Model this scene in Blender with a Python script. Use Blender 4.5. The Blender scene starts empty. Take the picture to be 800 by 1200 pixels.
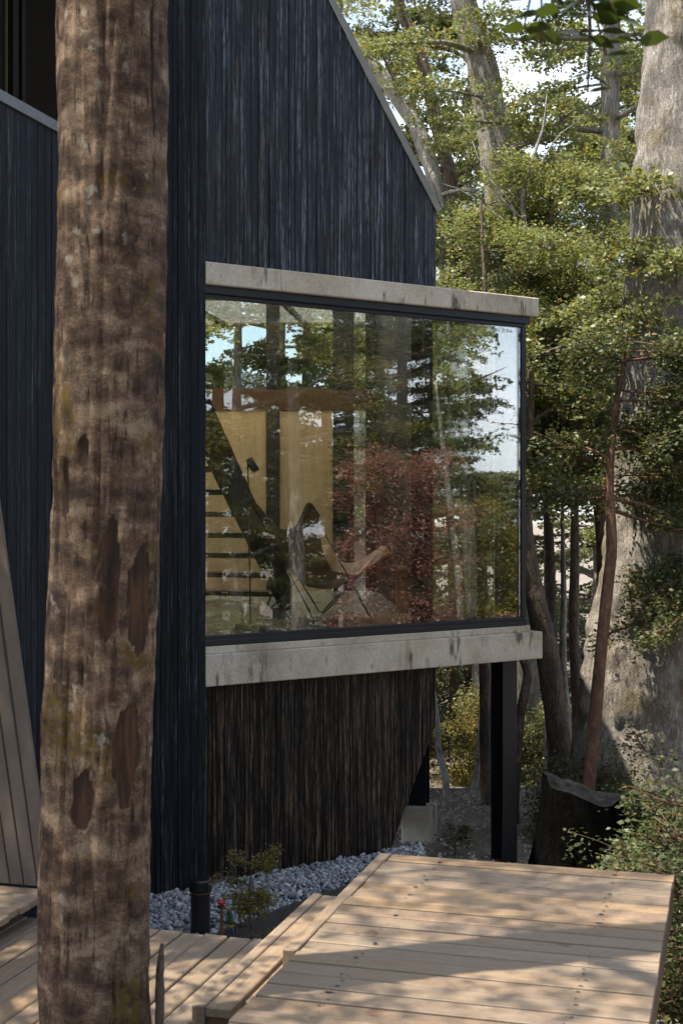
import bpy, bmesh, math, random
import numpy as np
from mathutils import Vector, Matrix, noise

# ------------------------------------------------------------------ camera, world, sun
scene = bpy.context.scene
col = scene.collection
F = 1600.0                        # focal length in pixels of the 800 x 1200 photograph
HZ = 588.0                        # horizon row
cam_d = bpy.data.cameras.new('camera')
cam = bpy.data.objects.new('camera', cam_d)
col.objects.link(cam)
cam.location = (0, 0, 0)
cam.rotation_euler = (math.radians(90), 0, 0)
cam_d.sensor_fit = 'VERTICAL'
cam_d.sensor_height = 24.0
cam_d.lens = F / 1200.0 * 24.0
cam_d.shift_y = -(600.0 - HZ) / 1200.0
cam_d.clip_end = 2000
cam_d.dof.use_dof = True
cam_d.dof.focus_distance = 9.6
cam_d.dof.aperture_fstop = 4.5
scene.camera = cam

SUN_EL = math.radians(68)
SUN_H = Vector((-0.958, -0.286)).normalized()        # horizontal direction towards the sun
to_sun = Vector((SUN_H.x * math.cos(SUN_EL), SUN_H.y * math.cos(SUN_EL), math.sin(SUN_EL)))
world = bpy.data.worlds.new('World')
scene.world = world
world.use_nodes = True
wn, wl = world.node_tree.nodes, world.node_tree.links
bg = wn['Background']
sky = wn.new('ShaderNodeTexSky')
sky.sky_type = 'NISHITA'
sky.sun_disc = False
sky.sun_elevation = SUN_EL
sky.sun_rotation = math.atan2(SUN_H.x, SUN_H.y)
sky.air_density = 1.0
sky.dust_density = 1.2
tc = wn.new('ShaderNodeTexCoord')
mp = wn.new('ShaderNodeMapping'); mp.inputs['Scale'].default_value = (1, 1, 2.4)
cn = wn.new('ShaderNodeTexNoise'); cn.inputs['Scale'].default_value = 2.6; cn.inputs['Detail'].default_value = 7
cr = wn.new('ShaderNodeValToRGB'); cr.color_ramp.elements[0].position = 0.47; cr.color_ramp.elements[1].position = 0.68
cm = wn.new('ShaderNodeMixRGB'); cm.inputs['Color2'].default_value = (8.0, 8.4, 9.0, 1)
wl.new(tc.outputs['Generated'], mp.inputs['Vector']); wl.new(mp.outputs[0], cn.inputs['Vector'])
wl.new(cn.outputs['Fac'], cr.inputs['Fac']); wl.new(cr.outputs['Color'], cm.inputs['Fac'])
wl.new(sky.outputs['Color'], cm.inputs['Color1']); wl.new(cm.outputs['Color'], bg.inputs['Color'])
bg.inputs['Strength'].default_value = 0.15
sun_d = bpy.data.lights.new('sun', 'SUN')
sun_d.energy = 5.0
sun_d.angle = math.radians(0.55)
sun_d.color = (1.0, 0.90, 0.76)
sun = bpy.data.objects.new('sun', sun_d)
col.objects.link(sun)
sun.rotation_euler = to_sun.to_track_quat('Z', 'Y').to_euler()
sun.location = to_sun * 40
vs = scene.view_settings
vs.view_transform = 'Standard'; vs.look = 'None'; vs.gamma = 1.0; vs.exposure = 1.0
scene.render.engine = 'CYCLES'
cy = scene.cycles
cy.max_bounces = 7; cy.diffuse_bounces = 3; cy.adaptive_threshold = 0.02; cy.glossy_bounces = 3; cy.transmission_bounces = 4
cy.transparent_max_bounces = 12
cy.use_denoising = True
cy.sample_clamp_indirect = 6.0
cy.caustics_reflective = False; cy.caustics_refractive = False

# ------------------------------------------------------------------ frames of reference
def V(*a): return Vector(a)
def pix(px, py, depth): return V((px - 400) / F * depth, depth, (HZ - py) / F * depth)
AX = Vector((462 / F, 1.0)).normalized()           # deck direction away from the viewer
PX = Vector((AX.y, -AX.x))                          # deck direction to the right
D0 = pix(445, 1000, F * 1.6 / 412)                  # far left corner of the deck
def D(p, a, z): q = D0.xy + PX * p + AX * a; return V(q.x, q.y, z)
L0 = Vector((-0.958, 9.64))                         # left foot of the glazed bay on the gable plane
BX = Vector((0.8306, 0.5569)).normalized()          # along the gable to the right
BN = Vector((BX.y, -BX.x))                          # out of the gable towards the viewer
def G(u, v, z): q = L0 + BX * u + BN * v; return V(q.x, q.y, z)
def gu(px, v=0.0):                                  # u on the plane at offset v seen in column px
    k = (px - 400) / F; o = L0 + BN * v
    return (k * o.y - o.x) / (BX.x - k * BX.y)
def gz(px, py, v=0.0): return (HZ - py) / F * (G(gu(px, v), v, 0).y)
def refl(px, dist):                                 # ground point seen mirrored in the glass in column px
    u = gu(px); h = L0 + BX * u
    d = Vector(((px - 400) / F, 1.0)).normalized(); r = d - 2 * d.dot(BN) * BN
    return h + r * dist

# ------------------------------------------------------------------ helpers
def setp(o, label=None, cat=None, group=None, kind=None):
    if label: o['label'] = label
    if cat: o['category'] = cat
    if group: o['group'] = group
    if kind: o['kind'] = kind
    return o
def empty(name, loc, label, cat, group=None):
    o = bpy.data.objects.new(name, None); col.objects.link(o); o.location = loc
    o.empty_display_size = 0.1
    return setp(o, label, cat, group)
def link(name, me, mat=None, parent=None):
    if mat is not None and not me.materials: me.materials.append(mat)
    o = bpy.data.objects.new(name, me); col.objects.link(o)
    if parent is not None:
        o.parent = parent
        m = Matrix.Identity(4); q = parent
        while q is not None: m = Matrix.Translation(q.location) @ m; q = q.parent
        o.location = -m.translation                 # meshes are written in world coordinates
    return o
def mesh(name, verts, faces, smooth=False):
    me = bpy.data.meshes.new(name); me.from_pydata([tuple(v) for v in verts], [], faces)
    if smooth: me.polygons.foreach_set('use_smooth', [True] * len(me.polygons))
    me.update(); return me
def np_mesh(name, verts, quads, smooth=False, tint=None):
    verts = np.asarray(verts, dtype=np.float32); quads = np.asarray(quads, dtype=np.int32)
    me = bpy.data.meshes.new(name); n = quads.shape[1]
    me.vertices.add(len(verts)); me.vertices.foreach_set('co', verts.ravel())
    me.loops.add(quads.size); me.loops.foreach_set('vertex_index', quads.ravel())
    me.polygons.add(len(quads)); me.polygons.foreach_set('loop_start', np.arange(0, quads.size, n, dtype=np.int32))
    if smooth: me.polygons.foreach_set('use_smooth', np.ones(len(quads), dtype=bool))
    if tint is not None:
        at = me.attributes.new('tint', 'FLOAT', 'FACE'); at.data.foreach_set('value', np.asarray(tint, dtype=np.float32))
    me.update(calc_edges=True); return me
BOXF = [(0,3,2,1),(4,5,6,7),(0,1,5,4),(1,2,6,5),(2,3,7,6),(3,0,4,7)]
def prism(name, bottom, top, mat, parent=None):     # two matching rings of points
    n = len(bottom)
    f = [tuple(reversed(range(n))), tuple(range(n, 2*n))] + [(i, (i+1) % n, n+(i+1) % n, n+i) for i in range(n)]
    me = mesh(name, list(bottom) + list(top), f)
    bm = bmesh.new(); bm.from_mesh(me); bmesh.ops.recalc_face_normals(bm, faces=bm.faces); bm.to_mesh(me); bm.free()
    return link(name, me, mat, parent)
def bevel_me(me, w=0.004, seg=1):
    bm = bmesh.new(); bm.from_mesh(me)
    bmesh.ops.bevel(bm, geom=list(bm.edges), offset=w, segments=seg, affect='EDGES', profile=0.6)
    bm.to_mesh(me); bm.free(); me.update()
def gbox(name, u0, u1, v0, v1, z0, z1, mat, parent=None, bev=0):
    b = [G(u0,v0,z0), G(u1,v0,z0), G(u1,v1,z0), G(u0,v1,z0)]; t = [G(u0,v0,z1), G(u1,v0,z1), G(u1,v1,z1), G(u0,v1,z1)]
    o = prism(name, b, t, mat, parent)
    if bev: bevel_me(o.data, bev)
    return o
def dbox(name, p0, p1, a0, a1, z0, z1, mat, parent=None, bev=0.003):
    b = [D(p0,a0,z0), D(p1,a0,z0), D(p1,a1,z0), D(p0,a1,z0)]; t = [D(p0,a0,z1), D(p1,a0,z1), D(p1,a1,z1), D(p0,a1,z1)]
    o = prism(name, b, t, mat, parent)
    if bev: bevel_me(o.data, bev)
    return o
def xbox(name, x0, x1, y0, y1, z0, z1, mat, parent=None, bev=0):
    b = [V(x0,y0,z0), V(x1,y0,z0), V(x1,y1,z0), V(x0,y1,z0)]; t = [V(x0,y0,z1), V(x1,y0,z1), V(x1,y1,z1), V(x0,y1,z1)]
    o = prism(name, b, t, mat, parent)
    if bev: bevel_me(o.data, bev)
    return o
def spline(pts, rad, step):
    """Catmull-Rom through pts, returning resampled points and radii."""
    P = [Vector(p) for p in pts]; P = [P[0]*2 - P[1]] + P + [P[-1]*2 - P[-2]]
    op, orr = [], []
    for i in range(1, len(P) - 2):
        n = max(1, int((P[i+1] - P[i]).length / step))
        for k in range(n):
            t = k / n; a, b, c, d = P[i-1], P[i], P[i+1], P[i+2]
            op.append(0.5 * ((2*b) + (c-a)*t + (2*a-5*b+4*c-d)*t*t + (3*b-a-3*c+d)*t**3))
            orr.append(rad[i-1] * (1-t) + rad[i] * t)
    op.append(P[-2]); orr.append(rad[-1])
    return op, orr
def tube_data(pts, rad, n=8, rough=0.0, freq=6.0, closed=False, seed=0):
    verts, quads = [], []
    up = Vector((0.13, 0.21, 1)); m = len(pts)
    side = None
    for i, p in enumerate(pts):
        if closed: t = (pts[(i+1) % m] - pts[i-1])
        else: t = pts[min(i+1, m-1)] - pts[max(i-1, 0)]
        t = t.normalized() if t.length > 1e-9 else Vector((0, 0, 1))
        if side is None:
            side = t.cross(Vector((1, 0.2, 0.1))) if abs(t.x) < 0.8 else t.cross(Vector((0, 1, 0.2)))
        side = (side - t * side.dot(t)).normalized(); b = t.cross(side)
        for k in range(n):
            an = 2 * math.pi * k / n; d = side * math.cos(an) + b * math.sin(an); r = rad[i]
            if rough:
                q = p + d * r
                r *= 1 + rough * (noise.noise(V(q.x, q.y, q.z*0.45) * freq + V(seed, 0, 0)) + 0.5 * noise.noise(V(q.x, q.y, q.z*0.5) * freq * 2.7))
            verts.append(p + d * r)
    for i in range(m if closed else m - 1):
        j = (i + 1) % m
        for k in range(n):
            quads.append((i*n+k, i*n+(k+1) % n, j*n+(k+1) % n, j*n+k))
    if not closed:
        c0 = len(verts); verts.append(pts[0]); c1 = len(verts); verts.append(pts[-1])
        for k in range(0, n, 1):
            quads.append((c0, (k+1) % n, k, k)); quads.append((c1, (m-1)*n+k, (m-1)*n+(k+1) % n, (m-1)*n+(k+1) % n))
    return verts, quads
def clean_faces(quads):
    return [tuple(dict.fromkeys(q)) for q in quads]
def tube(name, pts, rad, mat, parent=None, n=8, step=None, rough=0.0, freq=6.0, closed=False, smooth=True):
    pts = [Vector(p) for p in pts]
    if not isinstance(rad, (list, tuple)): rad = [rad] * len(pts)
    if step: pts, rad = spline(pts, rad, step)
    v, q = tube_data(pts, rad, n, rough, freq, closed)
    return link(name, mesh(name, v, clean_faces(q), smooth), mat, parent)
class Tubes:                                        # several limbs of ONE tree joined as one part
    def __init__(s): s.v, s.q = [], []
    def add(s, pts, rad, n=5, step=None, rough=0.0):
        pts = [Vector(p) for p in pts]
        if step: pts, rad = spline(pts, rad, step)
        v, q = tube_data(pts, rad, n, rough); o = len(s.v)
        s.v += v; s.q += [tuple(i + o for i in f) for f in clean_faces(q)]
    def build(s, name, mat, parent): return link(name, mesh(name, s.v, s.q, True), mat, parent)
def lathe(name, prof, loc, mat, parent=None, n=20, axis=None):
    vs_, fs = [], []
    for r, z in prof:
        for k in range(n): vs_.append(V(r*math.cos(2*math.pi*k/n), r*math.sin(2*math.pi*k/n), z))
    m = len(prof)
    for i in range(m-1):
        for k in range(n): fs.append((i*n+k, i*n+(k+1) % n, (i+1)*n+(k+1) % n, (i+1)*n+k))
    fs.append(tuple(reversed(range(n)))); fs.append(tuple(range((m-1)*n, m*n)))
    if axis is not None:
        R = Vector(axis).to_track_quat('Z', 'Y').to_matrix(); vs_ = [R @ v for v in vs_]
    return link(name, mesh(name, [v + Vector(loc) for v in vs_], fs, False), mat, parent)

# ------------------------------------------------------------------ materials
class NT:
    def __init__(s, name):
        s.m = bpy.data.materials.new(name); s.m.use_nodes = True
        s.n, s.l = s.m.node_tree.nodes, s.m.node_tree.links
        s.p = s.n['Principled BSDF']; s.out = s.n['Material Output']
    def coord(s, scale=(1,1,1), kind='Object', rot=(0,0,0), loc=(0,0,0)):
        t = s.n.new('ShaderNodeTexCoord'); m = s.n.new('ShaderNodeMapping')
        m.inputs['Scale'].default_value = scale; m.inputs['Rotation'].default_value = rot; m.inputs['Location'].default_value = loc
        s.l.new(t.outputs[kind], m.inputs['Vector']); return m.outputs[0]
    def wpos(s, scale=(1,1,1), rot=(0,0,0)):
        t = s.n.new('ShaderNodeNewGeometry'); m = s.n.new('ShaderNodeMapping')
        m.inputs['Scale'].default_value = scale; m.inputs['Rotation'].default_value = rot
        s.l.new(t.outputs['Position'], m.inputs['Vector']); return m.outputs[0]
    def offset_random(s, vec, amt=13.0):
        oi = s.n.new('ShaderNodeObjectInfo'); mu = s.n.new('ShaderNodeMath'); mu.operation = 'MULTIPLY'; mu.inputs[1].default_value = amt
        s.l.new(oi.outputs['Random'], mu.inputs[0]); a = s.n.new('ShaderNodeVectorMath'); a.operation = 'ADD'
        s.l.new(vec, a.inputs[0]); s.l.new(mu.outputs[0], a.inputs[1]); return a.outputs[0]
    def rnd(s): return s.n.new('ShaderNodeObjectInfo').outputs['Random']
    def noise(s, vec, scale=5, detail=6, rough=0.55, dist=0.0):
        t = s.n.new('ShaderNodeTexNoise'); t.inputs['Scale'].default_value = scale; t.inputs['Detail'].default_value = detail
        t.inputs['Roughness'].default_value = rough; t.inputs['Distortion'].default_value = dist
        s.l.new(vec, t.inputs['Vector']); return t.outputs['Fac']
    def voro(s, vec, scale=5, feature='F1', out='Distance'):
        t = s.n.new('ShaderNodeTexVoronoi'); t.feature = feature; t.inputs['Scale'].default_value = scale
        s.l.new(vec, t.inputs['Vector']); return t.outputs[out]
    def ramp(s, fac, stops):
        r = s.n.new('ShaderNodeValToRGB'); e = r.color_ramp.elements
        while len(e) < len(stops): e.new(0.5)
        for x, (p, c) in zip(e, stops):
            x.position = p; x.color = (c, c, c, 1) if isinstance(c, (int, float)) else (*c, 1)
        s.l.new(fac, r.inputs['Fac']); return r.outputs['Color']
    def mix(s, fac, a, b, mode='MIX'):
        m = s.n.new('ShaderNodeMixRGB'); m.blend_type = mode
        for k, x in (('Fac', fac), ('Color1', a), ('Color2', b)):
            if isinstance(x, (int, float)): m.inputs[k].default_value = x if k == 'Fac' else (x, x, x, 1)
            elif isinstance(x, tuple): m.inputs[k].default_value = (*x, 1)
            else: s.l.new(x, m.inputs[k])
        return m.outputs[0]
    def math(s, op, a, b=0.0):
        m = s.n.new('ShaderNodeMath'); m.operation = op
        for i, x in enumerate((a, b)):
            if isinstance(x, (int, float)): m.inputs[i].default_value = x
            else: s.l.new(x, m.inputs[i])
        return m.outputs[0]
    def attr(s, name): a = s.n.new('ShaderNodeAttribute'); a.attribute_name = name; return a.outputs['Fac']
    def bump(s, h, strength=0.4, dist=0.01):
        b = s.n.new('ShaderNodeBump'); b.inputs['Strength'].default_value = strength; b.inputs['Distance'].default_value = dist
        s.l.new(h, b.inputs['Height']); s.l.new(b.outputs[0], s.p.inputs['Normal'])
    def col(s, c):
        if isinstance(c, tuple): s.p.inputs['Base Color'].default_value = (*c, 1)
        else: s.l.new(c, s.p.inputs['Base Color'])
    def rough(s, r):
        if isinstance(r, (int, float)): s.p.inputs['Roughness'].default_value = r
        else: s.l.new(r, s.p.inputs['Roughness'])
    def set(s, **k):
        for a, b in k.items(): s.p.inputs[a.replace('_', ' ')].default_value = b
M = {}
def simple(name, c, rough=0.6, metal=0.0, var=0.25, scale=20, bump=0.0):
    t = NT(name); v = t.wpos(); n = t.noise(v, scale, 5)
    t.col(t.mix(n, tuple(x*(1-var) for x in c), tuple(min(1, x*(1+var)) for x in c))); t.rough(rough); t.set(Metallic=metal)
    if bump: t.bump(n, bump, 0.004)
    M[name] = t.m; return t.m
def mk_char(name, base, pale, brown, pale_lo, pale_hi, brown_lo, brown_hi, spec=.3):
    """burnt timber: near black, worn pale and brown streaks along the board"""
    t = NT(name); g = t.offset_random(t.wpos((1, 1, 1)), 9.0)
    def st(sx, sz, sc, d=6): 
        m = t.n.new('ShaderNodeMapping'); m.inputs['Scale'].default_value = (sx, sx, sz); t.l.new(g, m.inputs['Vector']); return t.noise(m.outputs[0], sc, d, 0.62)
    streak = st(1, .020, 62, 9); blot = st(1, .20, 3.2, 6); fine = st(1, .06, 190, 5); crack = st(1, .5, 60, 3)
    wear = t.math('MULTIPLY', t.ramp(streak, [(.49, 0.0), (.63, 1.0)]), t.ramp(blot, [(pale_lo, .06), (pale_hi, 1.0)]))
    c = t.mix(t.rnd(), tuple(x*.7 for x in base), tuple(x*2.6 for x in base))
    c = t.mix(wear, c, pale)
    bw = t.math('MULTIPLY', t.ramp(st(1, .04, 48, 8), [(.50, 0.0), (.66, 1.0)]), t.ramp(st(1, .16, 2.1, 4), [(brown_lo, 0.0), (brown_hi, 1.0)]))
    c = t.mix(bw, c, brown)
    c = t.mix(t.ramp(fine, [(.40, .0), (.56, .85)]), tuple(x*.4 for x in base), c)
    t.col(c); t.rough(t.ramp(streak, [(.3, .45), (.7, .7)])); t.set(Specular_IOR_Level=spec)
    t.bump(t.math('ADD', t.math('MULTIPLY', crack, .5), streak), 0.55, 0.006)
    M[name] = t.m
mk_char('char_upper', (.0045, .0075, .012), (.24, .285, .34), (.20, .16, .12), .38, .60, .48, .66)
mk_char('char_corner', (.0045, .007, .0105), (.13, .155, .185), (.10, .08, .065), .44, .66, .54, .72, .16)  # same boards darkened: shade on corner strip and wing put into the colour
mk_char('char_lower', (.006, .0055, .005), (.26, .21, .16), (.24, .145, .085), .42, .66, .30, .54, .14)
simple('char_backing', (.006, .006, .006), .7)
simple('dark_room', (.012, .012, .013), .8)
def mk_concrete():
    t = NT('concrete'); g = t.wpos()
    big = t.noise(g, 2.2, 8, .65); fine = t.noise(g, 60, 5); 
    m = t.n.new('ShaderNodeMapping'); m.inputs['Scale'].default_value = (1, 1, .16); t.l.new(g, m.inputs['Vector'])
    run = t.noise(m.outputs[0], 9, 6, .7)
    c = t.ramp(big, [(.3, (.31, .255, .18)), (.5, (.45, .385, .295)), (.72, (.55, .50, .42))])
    rm = t.ramp(t.noise(g, 1.7, 3), [(.46, 0.0), (.62, 1.0)])
    c = t.mix(t.math('MULTIPLY', t.ramp(run, [(.50, 0.0), (.66, .8)]), rm), c, (.20, .15, .085))
    c = t.mix(t.math('MULTIPLY', t.ramp(t.noise(m.outputs[0], 14, 5), [(.56, 0.0), (.63, .85)]), t.ramp(t.noise(g, 2.9, 3), [(.52, 0.0), (.60, 1.0)])), c, (.06, .05, .035))
    c = t.mix(t.ramp(t.voro(g, 46), [(.05, .8), (.15, 0.0)]), c, (.10, .085, .065))
    c = t.mix(t.ramp(t.noise(g, 24, 6, .7), [(.58, 0.0), (.68, .5)]), c, (.55, .53, .49))
    c = t.mix(.3, c, fine, 'OVERLAY')
    t.col(c); t.rough(.85); t.bump(t.math('ADD', fine, t.math('MULTIPLY', t.voro(g, 42), .7)), .4, .006); M['concrete'] = t.m
mk_concrete()
simple('black_metal', (.014, .016, .021), .38, .3, .2, 9)
simple('flashing', (.20, .185, .15), .5, .55, .35, 8)
simple('cap_metal', (.16, .16, .165), .5, .4, .3, 12)
def mk_glass(name, fac, tint=(1, 1, 1)):
    t = NT(name); t.n.remove(t.p)
    tr = t.n.new('ShaderNodeBsdfTransparent'); tr.inputs[0].default_value = (*tint, 1)
    gl = t.n.new('ShaderNodeBsdfGlossy'); gl.inputs['Roughness'].default_value = 0.0; gl.inputs['Color'].default_value = (.95, .97, 1, 1)
    fr = t.n.new('ShaderNodeFresnel'); fr.inputs['IOR'].default_value = 1.5
    wv = t.noise(t.wpos((1, 1, .6)), 1.3, 1); bp = t.n.new('ShaderNodeBump'); bp.inputs['Strength'].default_value = .05; bp.inputs['Distance'].default_value = .01
    t.l.new(wv, bp.inputs['Height']); t.l.new(bp.outputs[0], gl.inputs['Normal'])
    a = t.math('ADD', fr.outputs[0], fac)
    mx = t.n.new('ShaderNodeMixShader'); t.l.new(a, mx.inputs[0]); t.l.new(tr.outputs[0], mx.inputs[1]); t.l.new(gl.outputs[0], mx.inputs[2])
    t.l.new(mx.outputs[0], t.out.inputs['Surface']); M[name] = t.m
mk_glass('coated_glass', .075, (.97, .98, .96))
mk_glass('plain_glass', .02, (.97, .99, .97))
def mk_frosted():
    t = NT('frosted_panel'); tl = t.n.new('ShaderNodeBsdfTranslucent'); tl.inputs['Color'].default_value = (.86, .86, .82, 1); t.l.new(tl.outputs[0], t.out.inputs['Surface']); M['frosted_panel'] = t.m
mk_frosted()
def mk_deck():
    t = NT('deck_wood'); g = t.offset_random(t.wpos((1, 1, 1), (0, 0, 0)), 17.0)
    def along(sx, sy, sc, d=5, ds=0.0):              # scale along the deck axes
        m = t.n.new('ShaderNodeMapping'); m.vector_type = 'POINT'; m.inputs['Rotation'].default_value = (0, 0, math.atan2(AX.x, AX.y)); t.l.new(g, m.inputs['Vector'])
        m2 = t.n.new('ShaderNodeMapping'); m2.inputs['Scale'].default_value = (sx, sy, 1); t.l.new(m.outputs[0], m2.inputs['Vector']); return t.noise(m2.outputs[0], sc, d, .6, ds)
    return t, along
def finish_deck(name, sx, sy):
    t, along = mk_deck(); t.m.name = name
    grain = along(sx, sy, 60, 6, .4); broad = along(sx*1.6+.1, sy*1.6+.1, 7, 4); speck = along(1, 1, 40, 3)
    c = t.ramp(t.rnd(), [(0, (.19, .13, .085)), (.3, (.27, .195, .13)), (.6, (.22, .18, .14)), (.85, (.34, .215, .105)), (1, (.27, .225, .175))])
    c = t.mix(t.ramp(broad, [(.35, 0.0), (.7, .55)]), c, (.24, .175, .115))
    c = t.mix(t.ramp(grain, [(.42, .7), (.62, 0.0)]), c, (.20, .135, .08))
    c = t.mix(t.ramp(along(1, 1, 5, 2), [(.69, 0.0), (.74, .8)]), c, (.13, .075, .04))
    c = t.mix(t.ramp(speck, [(.3, .3), (.5, 0.0)]), c, (.3, .27, .23))
    t.col(c); t.rough(.62); t.bump(grain, .35, .003); M[name] = t.m
finish_deck('deck_across', .06, 1.0)                 # boards that run along PX
finish_deck('deck_along', 1.0, .06)                  # boards that run along AX
def mk_bark():
    t = NT('mossy_bark'); g = t.wpos()
    n1 = t.noise(g, 10, 9, .64, .0); 
    m = t.n.new('ShaderNodeMapping'); m.inputs['Scale'].default_value = (1, 1, 1.7); t.l.new(g, m.inputs['Vector'])
    bands = t.noise(m.outputs[0], 11, 10, .66, .15); fine = t.noise(g, 210, 8, .85)
    m3 = t.n.new('ShaderNodeMapping'); m3.inputs['Scale'].default_value = (1, 1, .13); t.l.new(g, m3.inputs['Vector'])
    crack = t.noise(m3.outputs[0], 26, 5, .6, .6)
    mott = t.noise(m.outputs[0], 5.5, 5, .6, .3); gran = t.noise(m.outputs[0], 85, 8, .8)
    k = t.math('ADD', t.math('MULTIPLY', mott, .42), t.math('ADD', t.math('MULTIPLY', bands, .23), t.math('MULTIPLY', gran, .35)))
    c = t.ramp(k, [(.37, (.026, .014, .008)), (.44, (.085, .048, .028)), (.51, (.20, .122, .073)), (.60, (.50, .365, .24))])
    c = t.mix(t.ramp(n1, [(.57, 0.0), (.66, .6)]), c, (.035, .022, .014))
    c = t.mix(t.ramp(t.noise(m3.outputs[0], 60, 6, .7, .4), [(.56, 0.0), (.62, .8)]), c, (.022, .012, .007))
    c = t.mix(t.ramp(crack, [(.60, 0.0), (.67, .8)]), c, (.045, .018, .008))
    moss = t.math('MULTIPLY', t.ramp(t.noise(g, 4.3, 4), [(.54, 0.0), (.62, 1.0)]), t.ramp(t.noise(g, 34, 5), [(.42, 0.0), (.58, 1.0)]))
    c = t.mix(moss, c, (.20, .125, .018))
    # lichen rosettes
    lw = t.n.new('ShaderNodeTexVoronoi'); lw.inputs['Scale'].default_value = 13; lw.inputs['Randomness'].default_value = 1
    wob = t.n.new('ShaderNodeVectorMath'); wob.operation = 'ADD'; nz = t.n.new('ShaderNodeTexNoise'); nz.inputs['Scale'].default_value = 40; t.l.new(g, nz.inputs['Vector'])
    sc = t.n.new('ShaderNodeVectorMath'); sc.operation = 'SCALE'; sc.inputs['Scale'].default_value = .05; t.l.new(nz.outputs['Color'], sc.inputs[0]); t.l.new(g, wob.inputs[0]); t.l.new(sc.outputs[0], wob.inputs[1]); t.l.new(wob.outputs[0], lw.inputs['Vector'])
    sel = t.ramp(t.noise(g, 3.1, 3), [(.56, 0.0), (.60, 1.0)])
    li = t.math('MULTIPLY', t.ramp(lw.outputs['Distance'], [(.20, 1.0), (.28, 0.0)]), sel)
    c = t.mix(t.math('MULTIPLY', li, .75), c, (.46, .42, .33))
    pt = t.attr('bare'); wood = t.ramp(crack, [(.3, (.022, .011, .006)), (.52, (.075, .036, .017)), (.75, (.20, .095, .038))])
    c = t.mix(t.ramp(pt, [(.35, 0.0), (.6, 1.0)]), c, wood)
    c = t.mix(.6, c, fine, 'OVERLAY')
    t.col(c); t.rough(.9); t.bump(t.math('ADD', t.math('MULTIPLY', n1, 1.2), t.math('ADD', t.math('MULTIPLY', fine, .7), bands)), 1.0, .02); M['mossy_bark'] = t.m
mk_bark()
def mk_bark2(name, lo, mid, hi, zs=.25, sc=22, moss=0.0, plate=.5):
    t = NT(name); g = t.wpos(); m = t.n.new('ShaderNodeMapping'); m.inputs['Scale'].default_value = (1, 1, zs); t.l.new(g, m.inputs['Vector'])
    n = t.noise(m.outputs[0], sc, 9, .72, .8); b = t.noise(g, 2.6, 7, .65); fn = t.noise(g, 48, 6, .7)
    m4 = t.n.new('ShaderNodeMapping'); m4.inputs['Scale'].default_value = (1, 1, .35); t.l.new(g, m4.inputs['Vector'])
    vo = t.voro(m4.outputs[0], sc*.75, 'DISTANCE_TO_EDGE')
    c = t.ramp(n, [(.32, lo), (.5, mid), (.68, hi)]); c = t.mix(t.ramp(b, [(.48, 0.0), (.62, .75)]), c, tuple(x*.45 for x in mid))
    c = t.mix(t.ramp(vo, [(.0, plate), (.05, 0.0)]), c, lo)
    c = t.mix(.45, c, fn, 'OVERLAY')
    if moss: c = t.mix(t.math('MULTIPLY', t.ramp(t.noise(g, 3.1, 6), [(.53, 0.0), (.63, moss)]), t.ramp(fn, [(.4, .2), (.6, 1.0)])), c, (.16, .115, .03))
    t.col(c); t.rough(.92); t.bump(t.math('ADD', t.math('ADD', n, t.math('MULTIPLY', fn, .5)), t.math('MULTIPLY', t.ramp(vo, [(0, 0.0), (.12, 1.0)]), .6*plate)), .9, .03); M[name] = t.m
mk_bark2('grey_bark', (.09, .075, .06), (.29, .26, .22), (.60, .56, .50), .22, 44, .8, .12)
mk_bark2('brown_bark', (.05, .035, .025), (.16, .115, .08), (.27, .205, .15))
mk_bark2('red_bark', (.10, .050, .030), (.20, .105, .062), (.32, .19, .12), .5, 14)
mk_bark2('pale_bark', (.18, .16, .13), (.42, .39, .34), (.58, .55, .50), .6, 16)
mk_bark2('burnt_bark', (.002, .002, .002), (.005, .0048, .0045), (.010, .009, .0085), .15, 24, 0, .1); M['burnt_bark'].node_tree.nodes['Principled BSDF'].inputs['Specular IOR Level'].default_value = .0
mk_bark2('burnt_top', (.005, .0055, .006), (.012, .013, .014), (.03, .03, .032), 1, 14, 0, .1); M['burnt_top'].node_tree.nodes['Principled BSDF'].inputs['Specular IOR Level'].default_value = .05
def mk_leaf(name, lo, hi, odd, trans=.42, odd_amt=.06, rough=.42):
    t = NT(name); ti = t.attr('tint'); g = t.wpos()
    c = t.mix(ti, lo, hi); c = t.mix(t.ramp(t.noise(g, .9, 3), [(.35, 0.0), (.7, .5)]), c, tuple(.5*(a+b)*.75 for a, b in zip(lo, hi)))
    c = t.mix(t.ramp(ti, [(1-odd_amt-.001, 0.0), (1-odd_amt, 1.0)]), c, odd)
    t.col(c); t.rough(rough); t.set(Specular_IOR_Level=.5)
    tl = t.n.new('ShaderNodeBsdfTranslucent'); t.l.new(t.mix(1.0, c, (1.2, 1.12, .62), 'MULTIPLY'), tl.inputs['Color'])
    mx = t.n.new('ShaderNodeMixShader'); mx.inputs[0].default_value = trans
    t.l.new(t.p.outputs[0], mx.inputs[1]); t.l.new(tl.outputs[0], mx.inputs[2]); t.l.new(mx.outputs[0], t.out.inputs['Surface']); M[name] = t.m
mk_leaf('leaf_beech', (.14, .175, .066), (.31, .335, .16), (.20, .13, .035))
mk_leaf('leaf_myrtle', (.055, .080, .032), (.14, .165, .060), (.22, .16, .05), .34, .06, .5)
mk_leaf('leaf_dark', (.055, .075, .028), (.13, .15, .055), (.10, .075, .02))
mk_leaf('leaf_gold', (.15, .15, .032), (.28, .25, .06), (.20, .10, .02))
mk_leaf('leaf_purple', (.30, .12, .115), (.55, .30, .27), (.23, .14, .09))
mk_leaf('leaf_near', (.030, .055, .012), (.070, .095, .018), (.22, .10, .02), .4, .12, .3)
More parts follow.
